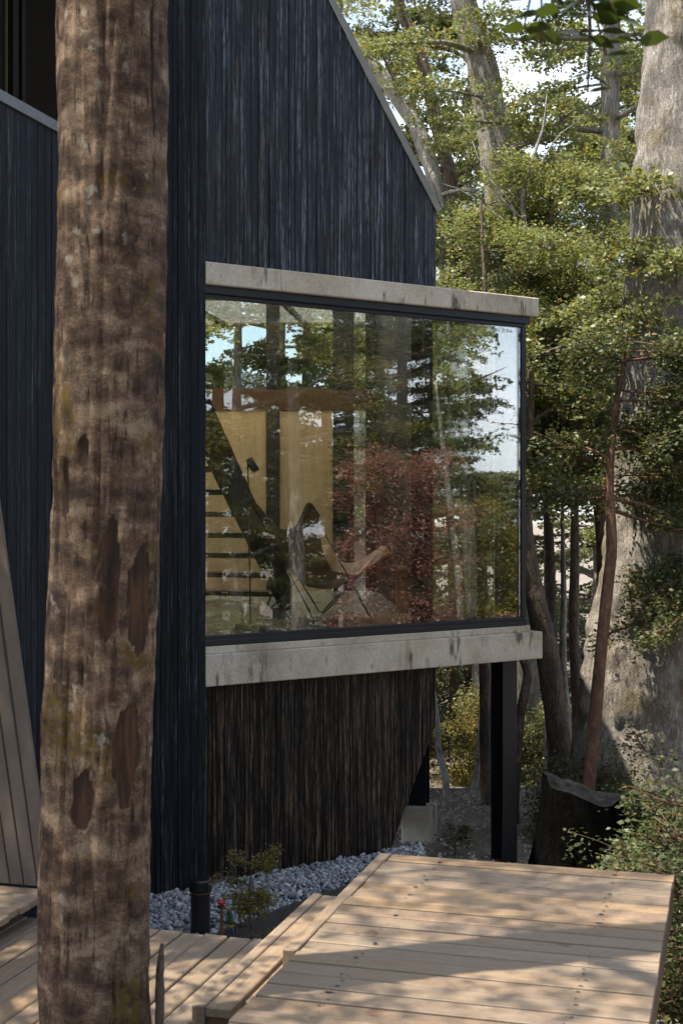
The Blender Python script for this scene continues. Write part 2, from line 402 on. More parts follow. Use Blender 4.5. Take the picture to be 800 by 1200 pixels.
def mk_ground():
    t = NT('forest_floor'); g = t.wpos()
    a = t.noise(g, 1.2, 8, .65); b = t.noise(g, 38, 6, .7); v = t.voro(g, 34, 'F1', 'Color')
    c = t.ramp(a, [(.3, (.09, .068, .048)), (.5, (.17, .135, .10)), (.7, (.26, .22, .175))])
    c = t.mix(.45, c, t.ramp(b, [(.3, (.07, .06, .048)), (.7, (.42, .37, .31))]))
    c = t.mix(.25, c, v, 'OVERLAY'); c = t.mix(t.ramp(t.noise(g, 9, 5), [(.58, 0.0), (.68, .6)]), c, (.10, .085, .03))
    t.col(c); t.rough(.95); t.bump(t.math('ADD', b, t.noise(g, 9, 5)), .9, .03); M['forest_floor'] = t.m
mk_ground()
def mk_pebble(name, stops):
    t = NT(name); c = t.ramp(t.attr('tint'), stops); n = t.noise(t.wpos(), 60, 4)
    t.col(t.mix(.25, c, n, 'OVERLAY')); t.rough(.75); M[name] = t.m
mk_pebble('pebble', [(0, (.09, .095, .105)), (.4, (.22, .23, .245)), (.75, (.36, .365, .37)), (1, (.55, .54, .52))])
mk_pebble('grit', [(0, (.11, .095, .08)), (.5, (.29, .26, .22)), (1, (.50, .47, .42))])
mk_pebble('litter', [(0, (.07, .04, .02)), (.5, (.17, .10, .05)), (1, (.30, .22, .12))])
def mk_ply():
    t = NT('plywood'); g = t.wpos((1, 1, .08)); n = t.noise(g, 12, 6, .6, .8)
    t.col(t.ramp(n, [(.3, (.50, .35, .18)), (.7, (.66, .49, .28))])); t.rough(.55); M['plywood'] = t.m
mk_ply()
simple('tread_wood', (.055, .032, .018), .5)
simple('stringer_steel', (.012, .016, .016), .35, .2)
def mk_floor():
    t = NT('polished_concrete'); g = t.wpos(); t.col(t.ramp(t.noise(g, 2.4, 7), [(.3, (.25, .29, .27)), (.7, (.37, .40, .38))])); t.rough(.22); M['polished_concrete'] = t.m
mk_floor()
simple('rug_wool', (.34, .27, .18), .95, 0, .5, 90, .5)
simple('brown_leather', (.24, .125, .06), .42, 0, .3, 14)
simple('lit_leather', (.55, .24, .07), .42, 0, .2, 14)  # sling leather brightened to tan: light on its front put into the colour
simple('walnut', (.06, .032, .02), .45, 0, .3, 20)
simple('beam_wood', (.10, .05, .018), .5, 0, .3, 10)
simple('panel_brown', (.105, .078, .060), .75, 0, .3, 14, .3)
simple('fascia_wood', (.15, .09, .05), .75, 0, .35, 14, .3)
simple('edge_board', (.045, .040, .036), .8, 0, .4, 12, .4)
simple('post_black', (.012, .014, .017), .35, .3)
simple('plastic_black', (.010, .010, .011), .35)
simple('plastic_red', (.55, .02, .035), .4, 0, .1)
simple('plastic_green', (.02, .16, .08), .4, 0, .15)
simple('plastic_yellow', (.62, .36, .02), .4, 0, .1)
simple('plastic_blue', (.02, .08, .28), .4, 0, .1)
simple('brass', (.40, .26, .12), .35, .9)
simple('screw_stain', (.035, .031, .030), .8)
simple('brass_trim', (.30, .26, .10), .4, .6)

# ------------------------------------------------------------------ terrain
rng = np.random.default_rng(7)
random.seed(7)
def smooth(a, b, x): t = min(1, max(0, (x-a)/(b-a))); return t*t*(3-2*t)
def ground_z(x, y):
    z = -2.55 + (-3.02 + 2.55) * smooth(3.5, 8.5, y + 0.35*abs(x))
    z -= 0.42 * smooth(11.5, 17.5, y)
    r = math.hypot(x, y - 8)
    z += 0.05 * noise.noise(V(x*.7, y*.7, 3)) + smooth(14, 40, r) * 0.8 * noise.noise(V(x*.06, y*.06, 1))
    z += -3.2 * smooth(16, 60, x - .1*y)               # falls away to the right, towards the open view
    return z
def grid_axis():
    a = [-220, -140, -90, -60, -40, -28, -20]; a += list(np.arange(-14, 16.01, .35)); a += [20, 28, 40, 60, 90, 140, 220]; return a
gx, gy = grid_axis(), [v + 6 for v in grid_axis()]
gv = [V(x, y, ground_z(x, y)) for y in gy for x in gx]; nx = len(gx)
gf = [(j*nx+i, j*nx+i+1, (j+1)*nx+i+1, (j+1)*nx+i) for j in range(len(gy)-1) for i in range(nx-1)]
setp(link('ground', mesh('ground', gv, gf, True), M['forest_floor']), 'brown forest floor of earth and grit', None, None, 'structure')

ico = bmesh.new(); bmesh.ops.create_icosphere(ico, subdivisions=1, radius=1.0)
ICO_V = np.array([v.co[:] for v in ico.verts]); ICO_F = np.array([[v.index for v in f.verts] for f in ico.faces]); ico.free()
def stones(name, pts, size, mat, flat=.65, seed=1):
    r = np.random.default_rng(seed); n = len(pts); pts = np.array([p[:] for p in pts])
    s = r.uniform(size[0], size[1], n); k = len(ICO_V)
    vv = ICO_V[None] * (1 + r.normal(0, .13, (n, k, 1))) * (s[:, None, None] * np.stack([np.ones(n), r.uniform(.65, 1, n), r.uniform(flat*.8, flat*1.2, n)], 1)[:, None, :])
    a = r.uniform(0, 2*math.pi, n); ca, sa = np.cos(a)[:, None], np.sin(a)[:, None]
    x, y = vv[..., 0]*ca - vv[..., 1]*sa, vv[..., 0]*sa + vv[..., 1]*ca
    tl = r.normal(0, .35, n)[:, None]; z = vv[..., 2] + x*tl
    w = np.stack([x, y, z], -1) + pts[:, None, :]
    f = (ICO_F[None] + (np.arange(n)*k)[:, None, None]).reshape(-1, 3)
    return np_mesh(name, w.reshape(-1, 3), f, True, np.repeat(np.clip(r.normal(.5, .25, n), 0, 1), len(ICO_F)))
def in_poly(x, y, P):
    c = False; j = len(P)-1
    for i in range(len(P)):
        if (P[i][1] > y) != (P[j][1] > y) and x < (P[j][0]-P[i][0])*(y-P[i][1])/(P[j][1]-P[i][1]) + P[i][0]: c = not c
        j = i
    return c
EDGE = [V(-2.0, 7.75, 0), V(-1.3, 8.05, 0), V(-.93, 8.40, 0), V(-.70, 8.70, 0), V(-.35, 9.18, 0), V(.10, 9.74, 0), V(.62, 10.35, 0)]
BED = [(p.x, p.y) for p in EDGE] + [tuple(G(2.0, -.10, 0).xy), tuple(G(-.75, -.05, 0).xy), (-2.3, 8.6)]
bed = prism('gravel_bed', [V(x, y, -3.2) for x, y in BED], [V(x, y, -2.735 + .04*noise.noise(V(x*3, y*3, 0))) for x, y in BED], M['grit'])
setp(bed, 'raised bed of gravel along the foot of the house', None, None, 'structure')
pp = []
while len(pp) < 5200:
    x, y = random.uniform(-2.2, .9), random.uniform(7.8, 10.9)
    if in_poly(x, y, BED): pp.append(V(x, y, -2.725 + random.uniform(-.004, .020)))
setp(link('pebbles', stones('pebbles', pp, (.013, .027), M['pebble'], .7, 3), M['pebble']), 'grey blue pebbles heaped along the foot of the dark wall', 'pebbles', None, 'stuff')
pp = []
for i in range(5200):
    x, y = random.uniform(-.4, 4.2), random.uniform(9.6, 16.0)
    pp.append(V(x, y, ground_z(x, y) + .004))
setp(link('grit', stones('grit', pp, (.008, .026), M['grit'], .6, 4), M['grit']), 'loose grit and small stones on the ground behind the deck', 'grit', None, 'stuff')
edging = empty('bed_edging', V(*EDGE[2].xy, -3.0), 'dark weathered plank edging in front of the pebble bed', 'edging')
for a, b in zip(EDGE[:-1], EDGE[1:]):
    d = (b-a).normalized(); s = V(d.y, -d.x, 0) * .035
    q = [a + V(0,0,0), b - d*.006, b - d*.006 + s, a + s]
    prism('plank', [p + V(0,0,-3.2) for p in q], [p + V(0,0,-2.705) for p in q], M['edge_board'], edging)

# ------------------------------------------------------------------ the house
GV = -.12                                              # the gable stands a little behind the corner strip
UR = gu(510, GV); ZE = gz(510, 245, GV)
U2 = gu(385, GV); Z2 = gz(385, 0, GV); SL = (Z2-ZE)/(UR-U2)
URI = .30; ZRI = ZE + SL*(UR-URI)
def roof_z(u): return ZE + SL*(UR-max(u, URI))
ZC = gz(512, 850, GV); UB = gu(452, GV); ZB = -2.80; SC = (ZB-ZC)/(UB-UR)
def cham_z(u): return ZB if u <= UB else ZB + (u-UB)/(UR-UB)*(ZC-ZB)
Q = G(-.60, 0, 0).xy
SD = (Vector((.45, 15.55)) - G(UR, GV, 0).xy).normalized()   # line of the right hand wall, hidden from the viewer
house = empty('house', G(0, 0, -2.75), 'black charred timber house with a steep gable and concrete framed picture window', 'house')
def wall_poly(name, poly, v0, v1, mat, parent):        # polygon in (u,z) with thickness v0..v1
    return prism(name, [G(u, v0, z) for u, z in poly], [G(u, v1, z) for u, z in poly], mat, parent)
def planks(parent, u0, u1, lo, hi, vf, mat, pitch=.047, th=.016):
    u = u0
    while u < u1 - .012:
        w = pitch * random.choice((.8, 1.0, 1.0, 1.15, 1.3)); e = min(u1, u + w)
        if u1 - e < .02: e = u1
        g = .0035; f = vf + random.uniform(-.004, .004)
        a, b = u + (g if u > u0 else 0), e
        wall_poly('plank', [(a, lo(a)), (b, lo(b)), (b, hi(b)), (a, hi(a))], f - th, f, mat, parent)
        u = e
cs = wall_poly('corner_wall', [(-.62, -2.9), (-.012, -2.9), (-.012, roof_z(0)), (-.62, roof_z(-.62))], -.16, -.02, M['char_backing'], house)
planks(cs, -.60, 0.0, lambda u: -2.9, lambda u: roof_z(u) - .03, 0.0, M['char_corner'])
gw = wall_poly('gable_wall', [(0.0, 1.62), (UR-.012, 1.62), (UR-.012, ZE-.02), (URI, ZRI-.02), (0.0, ZRI-.02)], -.20, GV-.018, M['char_backing'], house)
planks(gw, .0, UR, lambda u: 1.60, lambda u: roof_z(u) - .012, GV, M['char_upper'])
lw = wall_poly('lower_wall', [(0.0, -2.9), (UB-.012, -2.9), (UR-.012, ZC+.01), (UR-.012, -1.2), (0.0, -1.2)], -.20, GV-.018, M['char_backing'], house)
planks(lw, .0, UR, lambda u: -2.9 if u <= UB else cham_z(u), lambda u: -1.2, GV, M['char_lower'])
# roof with its metal edge, right wall and sloping underside, run back along SD
def run(name, uz, depth, mat, parent, v=GV, start=.0):
    b = [G(u, v, z) for u, z in uz]
    return prism(name, [p + V(SD.x, SD.y, 0)*start for p in b], [p + V(SD.x, SD.y, 0)*depth for p in b], mat, parent)
rf = run('roof', [(UR+.005, ZE+.0), (UR+.06, ZE+.03), (URI, ZRI+.12), (URI, ZRI)], 2.9, M['cap_metal'], house, GV, .03)
run('flat_roof', [(URI-.004, ZRI-.02), (URI-.004, ZRI+.12), (-.75, ZRI+.12), (-.75, ZRI-.02)], 2.9, M['cap_metal'], house, GV, -.16)  # unseen roof top cut flat and low so sunlight clears the house
run('roof_edge', [(UR+.004, ZE-.03), (UR+.048, ZE+.0), (URI+.04, ZRI+.03), (URI, ZRI)], .028, M['flashing'], rf, GV+.016)
run('right_wall', [(UR-.10, ZC), (UR-.012, ZC), (UR-.012, ZE), (UR-.10, ZE)], 5.0, M['char_backing'], house, GV, .09)
run('sloping_underside', [(UR-.02, ZC+.02), (UR-.02, ZC+.07), (UB-.02, ZB+.07), (UB-.02, ZB)], 3.9, M['char_lower'], house, GV, .09)
# concrete framed bay
USL = gu(636); UST = gu(632)
gbox('concrete_floor_slab', .0, USL, -.50, -.004, -1.31, -1.085, M['concrete'], house, .006)
gbox('concrete_curb', .0, USL-.10, -.46, -.05, -1.085, -1.032, M['concrete'], house, .004)
gbox('concrete_roof_slab', .0, UST, -.52, -.004, 1.54, 1.70, M['concrete'], house, .008)
UC = gu(616, -.06)
wf = gbox('window_frame', .0, UC, -.115, -.055, -1.030, -.985, M['black_metal'], house, .003)
gbox('frame_rail', .0, UC+.03, -.125, -.040, 1.482, 1.537, M['black_metal'], wf, .003)
gbox('frame_bead', .0, UC-.002, -.105, -.068, -.985, -.957, M['black_metal'], wf, .002)
gbox('frame_bead', .0, UC-.002, -.105, -.068, 1.452, 1.482, M['black_metal'], wf, .002)
gbox('frame_post', UC-.045, UC, -.105, -.06, -.957, 1.452, M['black_metal'], wf, .002)
gbox('frame_rail', UC-.05, UC, -.44, -.125, -1.030, -.985, M['black_metal'], wf, .002)
gbox('frame_rail', UC-.05, UC, -.44, -.125, 1.482, 1.537, M['black_metal'], wf, .002)
gbox('frame_rail', UR+.02, UC-.05, -.44, -.39, -1.030, -.985, M['black_metal'], wf, .002)
gbox('frame_rail', UR+.02, UC-.05, -.44, -.39, 1.482, 1.537, M['black_metal'], wf, .002)
gbox('frame_post', UC-.035, UC-.01, -.425, -.40, -.985, 1.482, M['black_metal'], wf, .002)
gbox('frame_post', UR-.01, UR+.02, -.43, -.20, -.985, 1.482, M['black_metal'], wf, .002)
gbox('glass_pane', .002, UC-.046, -.092, -.084, -.957, 1.452, M['coated_glass'], wf)
gbox('glass_pane', UC-.025, UC-.019, -.39, -.126, -.985, 1.482, M['plain_glass'], wf)
gbox('glass_pane', UR+.021, UC-.04, -.418, -.411, -.985, 1.482, M['plain_glass'], wf)
# steel posts under the bay and the house
def h_post(name, c, ux, uy, s, z0, z1, parent):
    def bx(nm, a0, a1, b0, b1, pr):
        q = [Vector(c) + ux*a + uy*b for a, b in ((a0,b0),(a1,b0),(a1,b1),(a0,b1))]
        return prism(nm, [V(p.x, p.y, z0) for p in q], [V(p.x, p.y, z1) for p in q], M['post_black'], pr)
    o = bx(name, -s/2, s/2, -s/2, -s/2+.014, parent)
    bx('flange', -s/2, s/2, s/2-.014, s/2, o); bx('web', -.006, .006, -s/2+.015, s/2-.015, o)
    bx('end_plate', -s*.62, s*.62, s/2+.001, s/2+.004, o) if False else None
    return o
c = G(gu(590, -.22), -.22, 0).xy
h_post('steel_post', c, BX, BN, .155, -3.2, -1.312, house)
c2 = pix(491, 960, 12.2).xy
ft = xbox('footing', 0, 1, 0, 1, 0, 1, M['concrete'], house)
ft.data.vertices.foreach_set('co', np.array([(Vector((*(c2 + PX*p + AX*a), z)))[:] for z in (-3.3, -2.70) for p, a in ((-.135,-.13),(.135,-.13),(.135,.13),(-.135,.13))], dtype=np.float32).ravel()); bevel_me(ft.data, .012)
h_post('steel_post', c2, PX, AX, .155, -2.70, -1.95, house)
# left wing: parapet wall, deep balcony above it
def W(s, d, z): q = Q - AX*s - PX*d; return V(q.x, q.y, z)     # s towards the viewer along the wing, d into it
def wbox(name, s0, s1, d0, d1, z0, z1, mat, parent):
    r = [(s0,d0),(s1,d0),(s1,d1),(s0,d1)]; return prism(name, [W(s,d,z0) for s,d in r], [W(s,d,z1) for s,d in r], mat, parent)
lwall = wbox('parapet_wall', .02, 3.05, .02, .14, -2.9, 2.25, M['char_backing'], house)
s = .02
while s < 3.05:
    w = .050 * random.choice((.8, 1, 1, 1.2, 1.35)); e = min(3.05, s+w); f = random.uniform(-.004, .004)
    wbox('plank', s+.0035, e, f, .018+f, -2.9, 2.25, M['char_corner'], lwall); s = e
wbox('parapet_cap', .0, 3.08, -.02, .18, 2.252, 2.315, M['cap_metal'], lwall)
wbox('balcony_back_wall', -2.1, 3.05, 1.30, 1.40, 2.06, 6.0, M['dark_room'], house)
wbox('balcony_floor', -.3, 3.05, .15, 1.30, 2.0, 2.06, M['dark_room'], house)
wbox('balcony_roof', -2.1, 3.3, -.10, 1.6, 5.2, 5.35, M['dark_room'], house)
wbox('balcony_end_wall', 2.95, 3.05, .15, 1.30, 2.06, 5.2, M['dark_room'], house)
wbox('wing_end_wall', 2.95, 3.05, .15, 1.40, -2.9, 2.0, M['char_backing'], house)
bw = wbox('balcony_window', -.66, -.58, 1.20, 1.29, 2.07, 5.1, M['black_metal'], house)
for sx in (-.80, -.46, -.30): wbox('frame_post', sx, sx+.05, 1.22, 1.29, 2.07, 5.1, M['black_metal'], bw)
wbox('frame_post', -.500, -.485, 1.20, 1.215, 2.07, 5.1, M['brass_trim'], bw)
wbox('glass_pane', -.57, -.51, 1.26, 1.268, 2.07, 5.1, M['plain_glass'], bw)

# ---- the room behind the glass
FZ, CZ, YB = -1.0, 2.26, 15.3
r0, r1, r2, r3 = G(.0, -.21, 0).xy, G(UR-.02, -.21, 0).xy, Vector((.47, YB)), Vector((-2.95, YB)); r4 = Vector((-1.75, 9.75))
prism('room_floor', [V(*p, FZ-.06) for p in (r4, r0, r1, r2, r3)], [V(*p, FZ) for p in (r4, r0, r1, r2, r3)], M['polished_concrete'], house)
gbox('bay_floor', .0, UC-.06, -.385, -.13, -1.029, -1.002, M['polished_concrete'], house)
m1, m4 = r1.lerp(r2, .55), r4.lerp(r3, .62)
prism('room_ceiling', [V(*p, CZ) for p in (r4, r0, r1, m1, m4)], [V(*p, CZ+.05) for p in (r4, r0, r1, m1, m4)], M['plywood'], house)
sk = prism('added_skylight', [V(*p, CZ+.02) for p in (m4, m1, r2, r3)], [V(*p, CZ+.03) for p in (m4, m1, r2, r3)], M['frosted_panel'], house)  # unseen skylight added to brighten the room behind the glass
for t_ in (.0, .33, .66, 1.0):
    a_, b_ = m4.lerp(m1, t_), r3.lerp(r2, t_); prism('added_skylight_bar', [V(*a_, CZ-.04), V(*b_, CZ-.04), V(b_.x+.05, b_.y, CZ-.04), V(a_.x+.05, a_.y, CZ-.04)], [V(*a_, CZ+.015), V(*b_, CZ+.015), V(b_.x+.05, b_.y, CZ+.015), V(a_.x+.05, a_.y, CZ+.015)], M['black_metal'], sk)
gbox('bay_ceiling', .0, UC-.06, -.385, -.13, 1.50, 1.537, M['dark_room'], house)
prism('room_side_wall', [V(*r4, FZ), V(*r3, FZ), V(*r3, FZ)+V(-.06,0,0), V(*r4, FZ)+V(-.06,0,0)], [V(*r4, CZ-.03), V(*r3, CZ-.03), V(*r3, CZ-.03)+V(-.06,0,0), V(*r4, CZ-.03)+V(-.06,0,0)], M['plywood'], house)
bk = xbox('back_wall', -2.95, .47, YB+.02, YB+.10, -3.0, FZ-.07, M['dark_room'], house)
xbox('wood_panel', -2.95, -.845, YB, YB+.08, FZ, 1.03, M['plywood'], bk)
xbox('wood_panel', -.69, -.10, YB, YB+.08, FZ, 1.03, M['plywood'], bk)
xbox('beam', -2.95, .47, YB-.02, YB+.10, 1.03, 1.27, M['beam_wood'], bk)
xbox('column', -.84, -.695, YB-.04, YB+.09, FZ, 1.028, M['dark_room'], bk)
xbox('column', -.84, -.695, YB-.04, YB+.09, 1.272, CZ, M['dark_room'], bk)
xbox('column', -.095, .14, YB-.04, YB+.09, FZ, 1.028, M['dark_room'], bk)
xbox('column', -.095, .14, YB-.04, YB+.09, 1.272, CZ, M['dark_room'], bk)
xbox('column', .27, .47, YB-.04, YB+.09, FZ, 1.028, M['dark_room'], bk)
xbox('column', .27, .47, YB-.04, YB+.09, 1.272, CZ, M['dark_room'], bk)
for x0, x1, z0, z1 in ((-2.9, -.845, 1.272, CZ), (-.69, -.10, 1.272, CZ), (.142, .268, FZ, 1.028), (.142, .268, 1.272, CZ)):
    xbox('window_pane', x0, x1, YB+.03, YB+.04, z0, z1, M['plain_glass'], bk)

# staircase: one dark stringer, wooden treads, rising towards the viewer
st0 = Vector((-.50, 12.85)); stair = empty('staircase', V(*st0, FZ), 'open staircase with a black steel stringer and dark wooden treads inside the window', 'staircase')
def S(k, w, z): q = st0 - AX*k - PX*w; return V(q.x, q.y, z)
RUN, RISE, NT_ = .25, .187, 11
sl = RISE/RUN
def stringer(w):
    k0, k1 = -.12, RUN*NT_
    poly = [(k0, FZ+.004), (k0+.22, FZ+.004), (k1+.22, FZ + sl*k1 + .0), (k1+.22, FZ+sl*k1+.34), (k1, FZ+sl*k1+.34), (k0, FZ+.22)]
    prism('stringer', [S(k, w, z) for k, z in poly], [S(k, w+.05, z) for k, z in poly], M['stringer_steel'], stair)
stringer(0.0); stringer(.95)
for i in range(NT_):
    k = RUN*i; z = FZ + RISE*(i+1) - .02
    prism('tread', [S(k, .052, z-.045), S(k+.27, .052, z-.045), S(k+.27, .948, z-.045), S(k, .948, z-.045)], [S(k, .052, z), S(k+.27, .052, z), S(k+.27, .948, z), S(k, .948, z)], M['tread_wood'], stair)

# butterfly chair
cc = Vector((-.20, 11.50)); CF = Vector((.70, .714)); CW = Vector((.714, -.70))
chair = empty('butterfly_chair', V(*cc, FZ), 'butterfly lounge chair with a brown leather sling on crossed black rods', 'chair')
def C(f, w, h): q = cc + CF*f + CW*w; return V(q.x, q.y, FZ + h)
def sling_pt(s_, t_):                                  # s_ across, t_ back to front
    fb = [(0, -.42), (.25, -.27), (.5, -.10), (.75, .14), (1, .36)]; zb = [(0, .80), (.25, .62), (.5, .42), (.75, .37), (1, .50)]
    def ip(tb, t):
        for (a, x), (b, y) in zip(tb[:-1], tb[1:]):
            if t <= b: k = (t-a)/(b-a); k = k*k*(3-2*k)*.4 + k*.6; return x + (y-x)*k
        return tb[-1][1]
    lobe = math.exp(-((abs(s_)-.70)/.33)**2)
    half = .47 - .20*math.sin(math.pi*t_)**.8
    z = ip(zb, t_) + lobe*(.21*(1-t_)**3 + .14*t_**4) - (1-s_*s_)*(.10*math.sin(math.pi*t_) + .03)
    f = ip(fb, t_) + (1-s_*s_)*(.05*(1-t_)**2) + lobe*(.10*t_**5 - .03*(1-t_)**5)
    return C(f, s_*half, z)
NS = 32
def sling(name, mat, t0, t1, parent, off):
    vs_, n2 = [], NS+1
    for k in (0, 1):
        for i in range(n2):
            for j in range(n2):
                vs_.append(sling_pt(-1 + 2*i/NS, t0 + (t1-t0)*j/NS) + V(0, 0, -.007*k + off))
    o_ = n2*n2; fs = []
    for i in range(NS):
        for j in range(NS):
            a = i*n2+j; fs.append((a, a+1, a+n2+1, a+n2)); fs.append((o_+a, o_+a+n2, o_+a+n2+1, o_+a+1))
    rim = [i*n2 for i in range(n2)] + [NS*n2+j for j in range(1, n2)] + [i*n2+NS for i in range(NS-1, -1, -1)] + [j for j in range(NS-1, 0, -1)]
    for a, b in zip(rim, rim[1:]+rim[:1]): fs.append((a, b, o_+b, o_+a))
    return link(name, mesh(name, vs_, fs, True), mat, parent)
sg = sling('leather_sling', M['brown_leather'], 0, .62, chair, 0)
sling('seat_front', M['lit_leather'], .62, 1.0, chair, 0)['label'] = 'front of the leather sling, sunlight put into its tan colour'
for s_ in (1, -1):
    wing, pocket = sling_pt(s_*.72, 0) + V(0, 0, -.03), sling_pt(-s_*.72, 1) + V(0, 0, -.02)
    ff, fb = C(.33, s_*.30, .012), C(-.34, -s_*.32, .012)
    def bend(a, f, b): return [f + (a-f)*.09 + V(0,0,.012), f + (a-f)*.03 + V(0,0,.002), f + (b-f)*.03 + V(0,0,.002), f + (b-f)*.09 + V(0,0,.012)]
    tube('rod', [wing] + bend(wing, ff, pocket) + [pocket] + bend(pocket, fb, wing), .0075, M['black_metal'], chair, 6, None, closed=True)

# floor lamp, rug, boxes
lp = Vector((-.675, 10.17)); lamp = empty('floor_lamp', V(*lp, FZ), 'slim black floor lamp on a round wooden base behind the glass', 'lamp')
lathe('base', [(.112, 0), (.115, .004), (.115, .082), (.110, .088)], V(*lp, FZ), M['walnut'], lamp, 28)
tube('pole', [V(lp.x, lp.y, FZ+.088), V(lp.x-.012, lp.y, FZ+.7), V(lp.x-.022, lp.y, FZ+1.30)], .006, M['black_metal'], lamp, 8)
lathe('lamp_head', [(.018, -.055), (.026, -.05), (.030, .05), (.026, .055)], V(lp.x+.012, lp.y, FZ+1.275), M['black_metal'], lamp, 14, (.55, -.1, -1))
tube('bracket', [V(lp.x-.022, lp.y, FZ+1.30), V(lp.x-.004, lp.y, FZ+1.315), V(lp.x+.006, lp.y, FZ+1.30)], .005, M['black_metal'], lamp, 6)
tube('cord', [V(lp.x+.11, lp.y+.02, FZ+.008), V(lp.x+.2, lp.y+.10, FZ+.012), V(lp.x+.33, lp.y+.06, FZ+.010), V(lp.x+.42, lp.y+.2, FZ+.010), V(lp.x+.6, lp.y+.25, FZ+.010), V(lp.x+.85, lp.y+.55, FZ+.010)], .005, M['plastic_black'], lamp, 5, .03)
rc = Vector((.28, 11.42))
rug = link('rug', mesh('rug', [V(rc.x + .98*math.cos(a)*BX.x - .62*math.sin(a)*BX.y*1.0, rc.y + .98*math.cos(a)*BX.y + .62*math.sin(a)*BX.x, FZ + z) for z in (.001, .012) for a in [2*math.pi*k/48 for k in range(48)]], [tuple(range(48, 96))] + [(k, (k+1) % 48, 48+(k+1) % 48, 48+k) for k in range(48)]), M['rug_wool'])
rug.location = (0, 0, 0); setp(rug, 'beige woven rug under the butterfly chair', 'rug')
def crate(name, c, ax, hx, hy, z0, z1, mat, label, cat):
    ay = Vector((-ax.y, ax.x)); q = [c + ax*a + ay*b for a, b in ((-hx,-hy),(hx,-hy),(hx,hy),(-hx,hy))]
    o = prism(name, [V(*p, z0) for p in q], [V(*p, z1) for p in q], mat); bevel_me(o.data, .006); return setp(o, label, cat)
crate('storage_box', pix(250, 740, 10.55).xy + Vector((-.10, .25)), Vector((.93, .37)), .26, .14, FZ, FZ+.21, M['plywood'], 'low tan box on the floor beside the lamp', 'box')
crate('wooden_stool', pix(478, 715, 12.3).xy, AX, .07, .10, FZ, FZ+.42, M['plywood'], 'pale wooden block standing on the floor right of the chair', 'stool')

# ------------------------------------------------------------------ decks
def deck_boards(parent, mat, p0, p1, a0, a1, ztop, across, w, gap, th=.03, skip=None):
    lo, hi = (a0, a1) if across else (p0, p1); x = hi
    while x > lo + .03:
        y0 = x - w; j = random.uniform(-.004, .004); dz = random.uniform(-.003, .003)
        if across: dbox('board', p0 + j, p1 + j*.5, y0, x, ztop-th+dz, ztop+dz, mat, parent, .0025)
        else:
            ranges = skip(y0, x) if skip else [(a0, a1)]
            for (b0, b1) in ranges: dbox('board', y0, x, b0 + j, b1 + j, ztop-th+dz, ztop+dz, mat, parent, .005)
        x = y0 - gap
deck = empty('main_deck', D(.65, -2, -1.75), 'raised timber deck walkway with boards laid across in the foreground', 'deck')
deck_boards(deck, M['deck_across'], .055, 1.300, -5.4, 0.0, -1.6, True, .104, .0115)
dbox('border_board', .0, .050, -1.39, .002, -1.70, -1.598, M['deck_along'], deck, .004)
dbox('side_board', 1.272, 1.296, -5.4, -.01, -1.76, -1.634, M['fascia_wood'], deck)
dbox('end_board', .06, 1.27, -.034, -.010, -1.76, -1.634, M['fascia_wood'], deck)
dbox('side_board', .062, .084, -5.4, -.04, -1.76, -1.634, M['fascia_wood'], deck)
for p in (.29, 1.06): dbox('joist', p-.022, p+.022, -5.4, -.036, -1.78, -1.634, M['fascia_wood'], deck, 0)
for p in (.16, 1.16):
    for a in (-.12, -1.9, -3.7): dbox('leg', p-.04, p+.04, a-.04, a+.04, -3.2, -1.782, M['fascia_wood'], deck, 0)
sv, sf = [], []
x = 0.0
while x > -5.3:
    for p in (.29, 1.06):
        for o in (.026, .084):
            for kk in range(random.choice((1, 1, 1, 2))):
                cpt = D(p + random.uniform(-.014, .014), x - o + random.uniform(-.006, .006), -1.5965); r = random.choice((.0025, .003, .004, .005, .008)); b = len(sv)
                el = random.uniform(1.0, 1.9); qx = V(PX.x, PX.y, 0); qa = V(AX.x, AX.y, 0)
                for k in range(8): sv.append(cpt + qx*(r*el*math.cos(k*math.pi/4)*random.uniform(.8, 1.2)) + qa*(r*math.sin(k*math.pi/4)*random.uniform(.8, 1.2)))
                sf.append(tuple(range(b, b+8)))
    x -= .1155
sc_ = link('screw_heads', mesh('screw_heads', sv, sf), M['screw_stain'], deck); sc_['kind'] = 'stuff'
step = empty('timber_step', D(-.15, -.9, -1.9), 'narrow timber step along the left side of the raised deck', 'step')
dbox('side_board', -.250, -.203, -1.63, -.228, -1.885, -1.738, M['deck_along'], step, .004)
dbox('tread_board', -.199, -.106, -1.63, -.235, -1.775, -1.740, M['deck_along'], step, .004)
dbox('tread_board', -.101, -.006, -1.50, -.24, -1.790, -1.755, M['deck_along'], step, .004)
dbox('riser', -.198, -.106, -1.612, -1.585, -1.885, -1.776, M['fascia_wood'], step, 0)
dbox('riser', -.198, -.106, -.30, -.27, -1.885, -1.776, M['fascia_wood'], step, 0)
low = empty('lower_deck', D(-1, -1.6, -2.0), 'lower timber deck with boards running towards the house around the trunk', 'deck')
TC = Vector((-.768, 4.45)); TK = 4.45/4.0; tcp, tca = (TC - D0.xy).dot(PX), (TC - D0.xy).dot(AX)
def cut(y0, y1):                                       # boards stop short of the tree trunk
    if y1 < tcp - .24 or y0 > tcp + .24: return [(-4.2, -.415)]
    h = .28; return [(tca + h, -.415), (-4.2, tca - h)]
deck_boards(low, M['deck_along'], -3.3, -.252, -4.2, -.415, -1.9, False, .100, .0085, .032, cut)
for a in (-.50, -1.15, -1.75, -3.0, -4.1): dbox('joist', -3.3, -.26, a-.02, a+.02, -2.06, -1.935, M['fascia_wood'], low, 0)
for p in (-.45, -1.6, -3.1):
    for a in (-.6, -4.0): dbox('leg', p-.04, p+.04, a-.04, a+.04, -3.2, -2.062, M['fascia_wood'], low, 0)
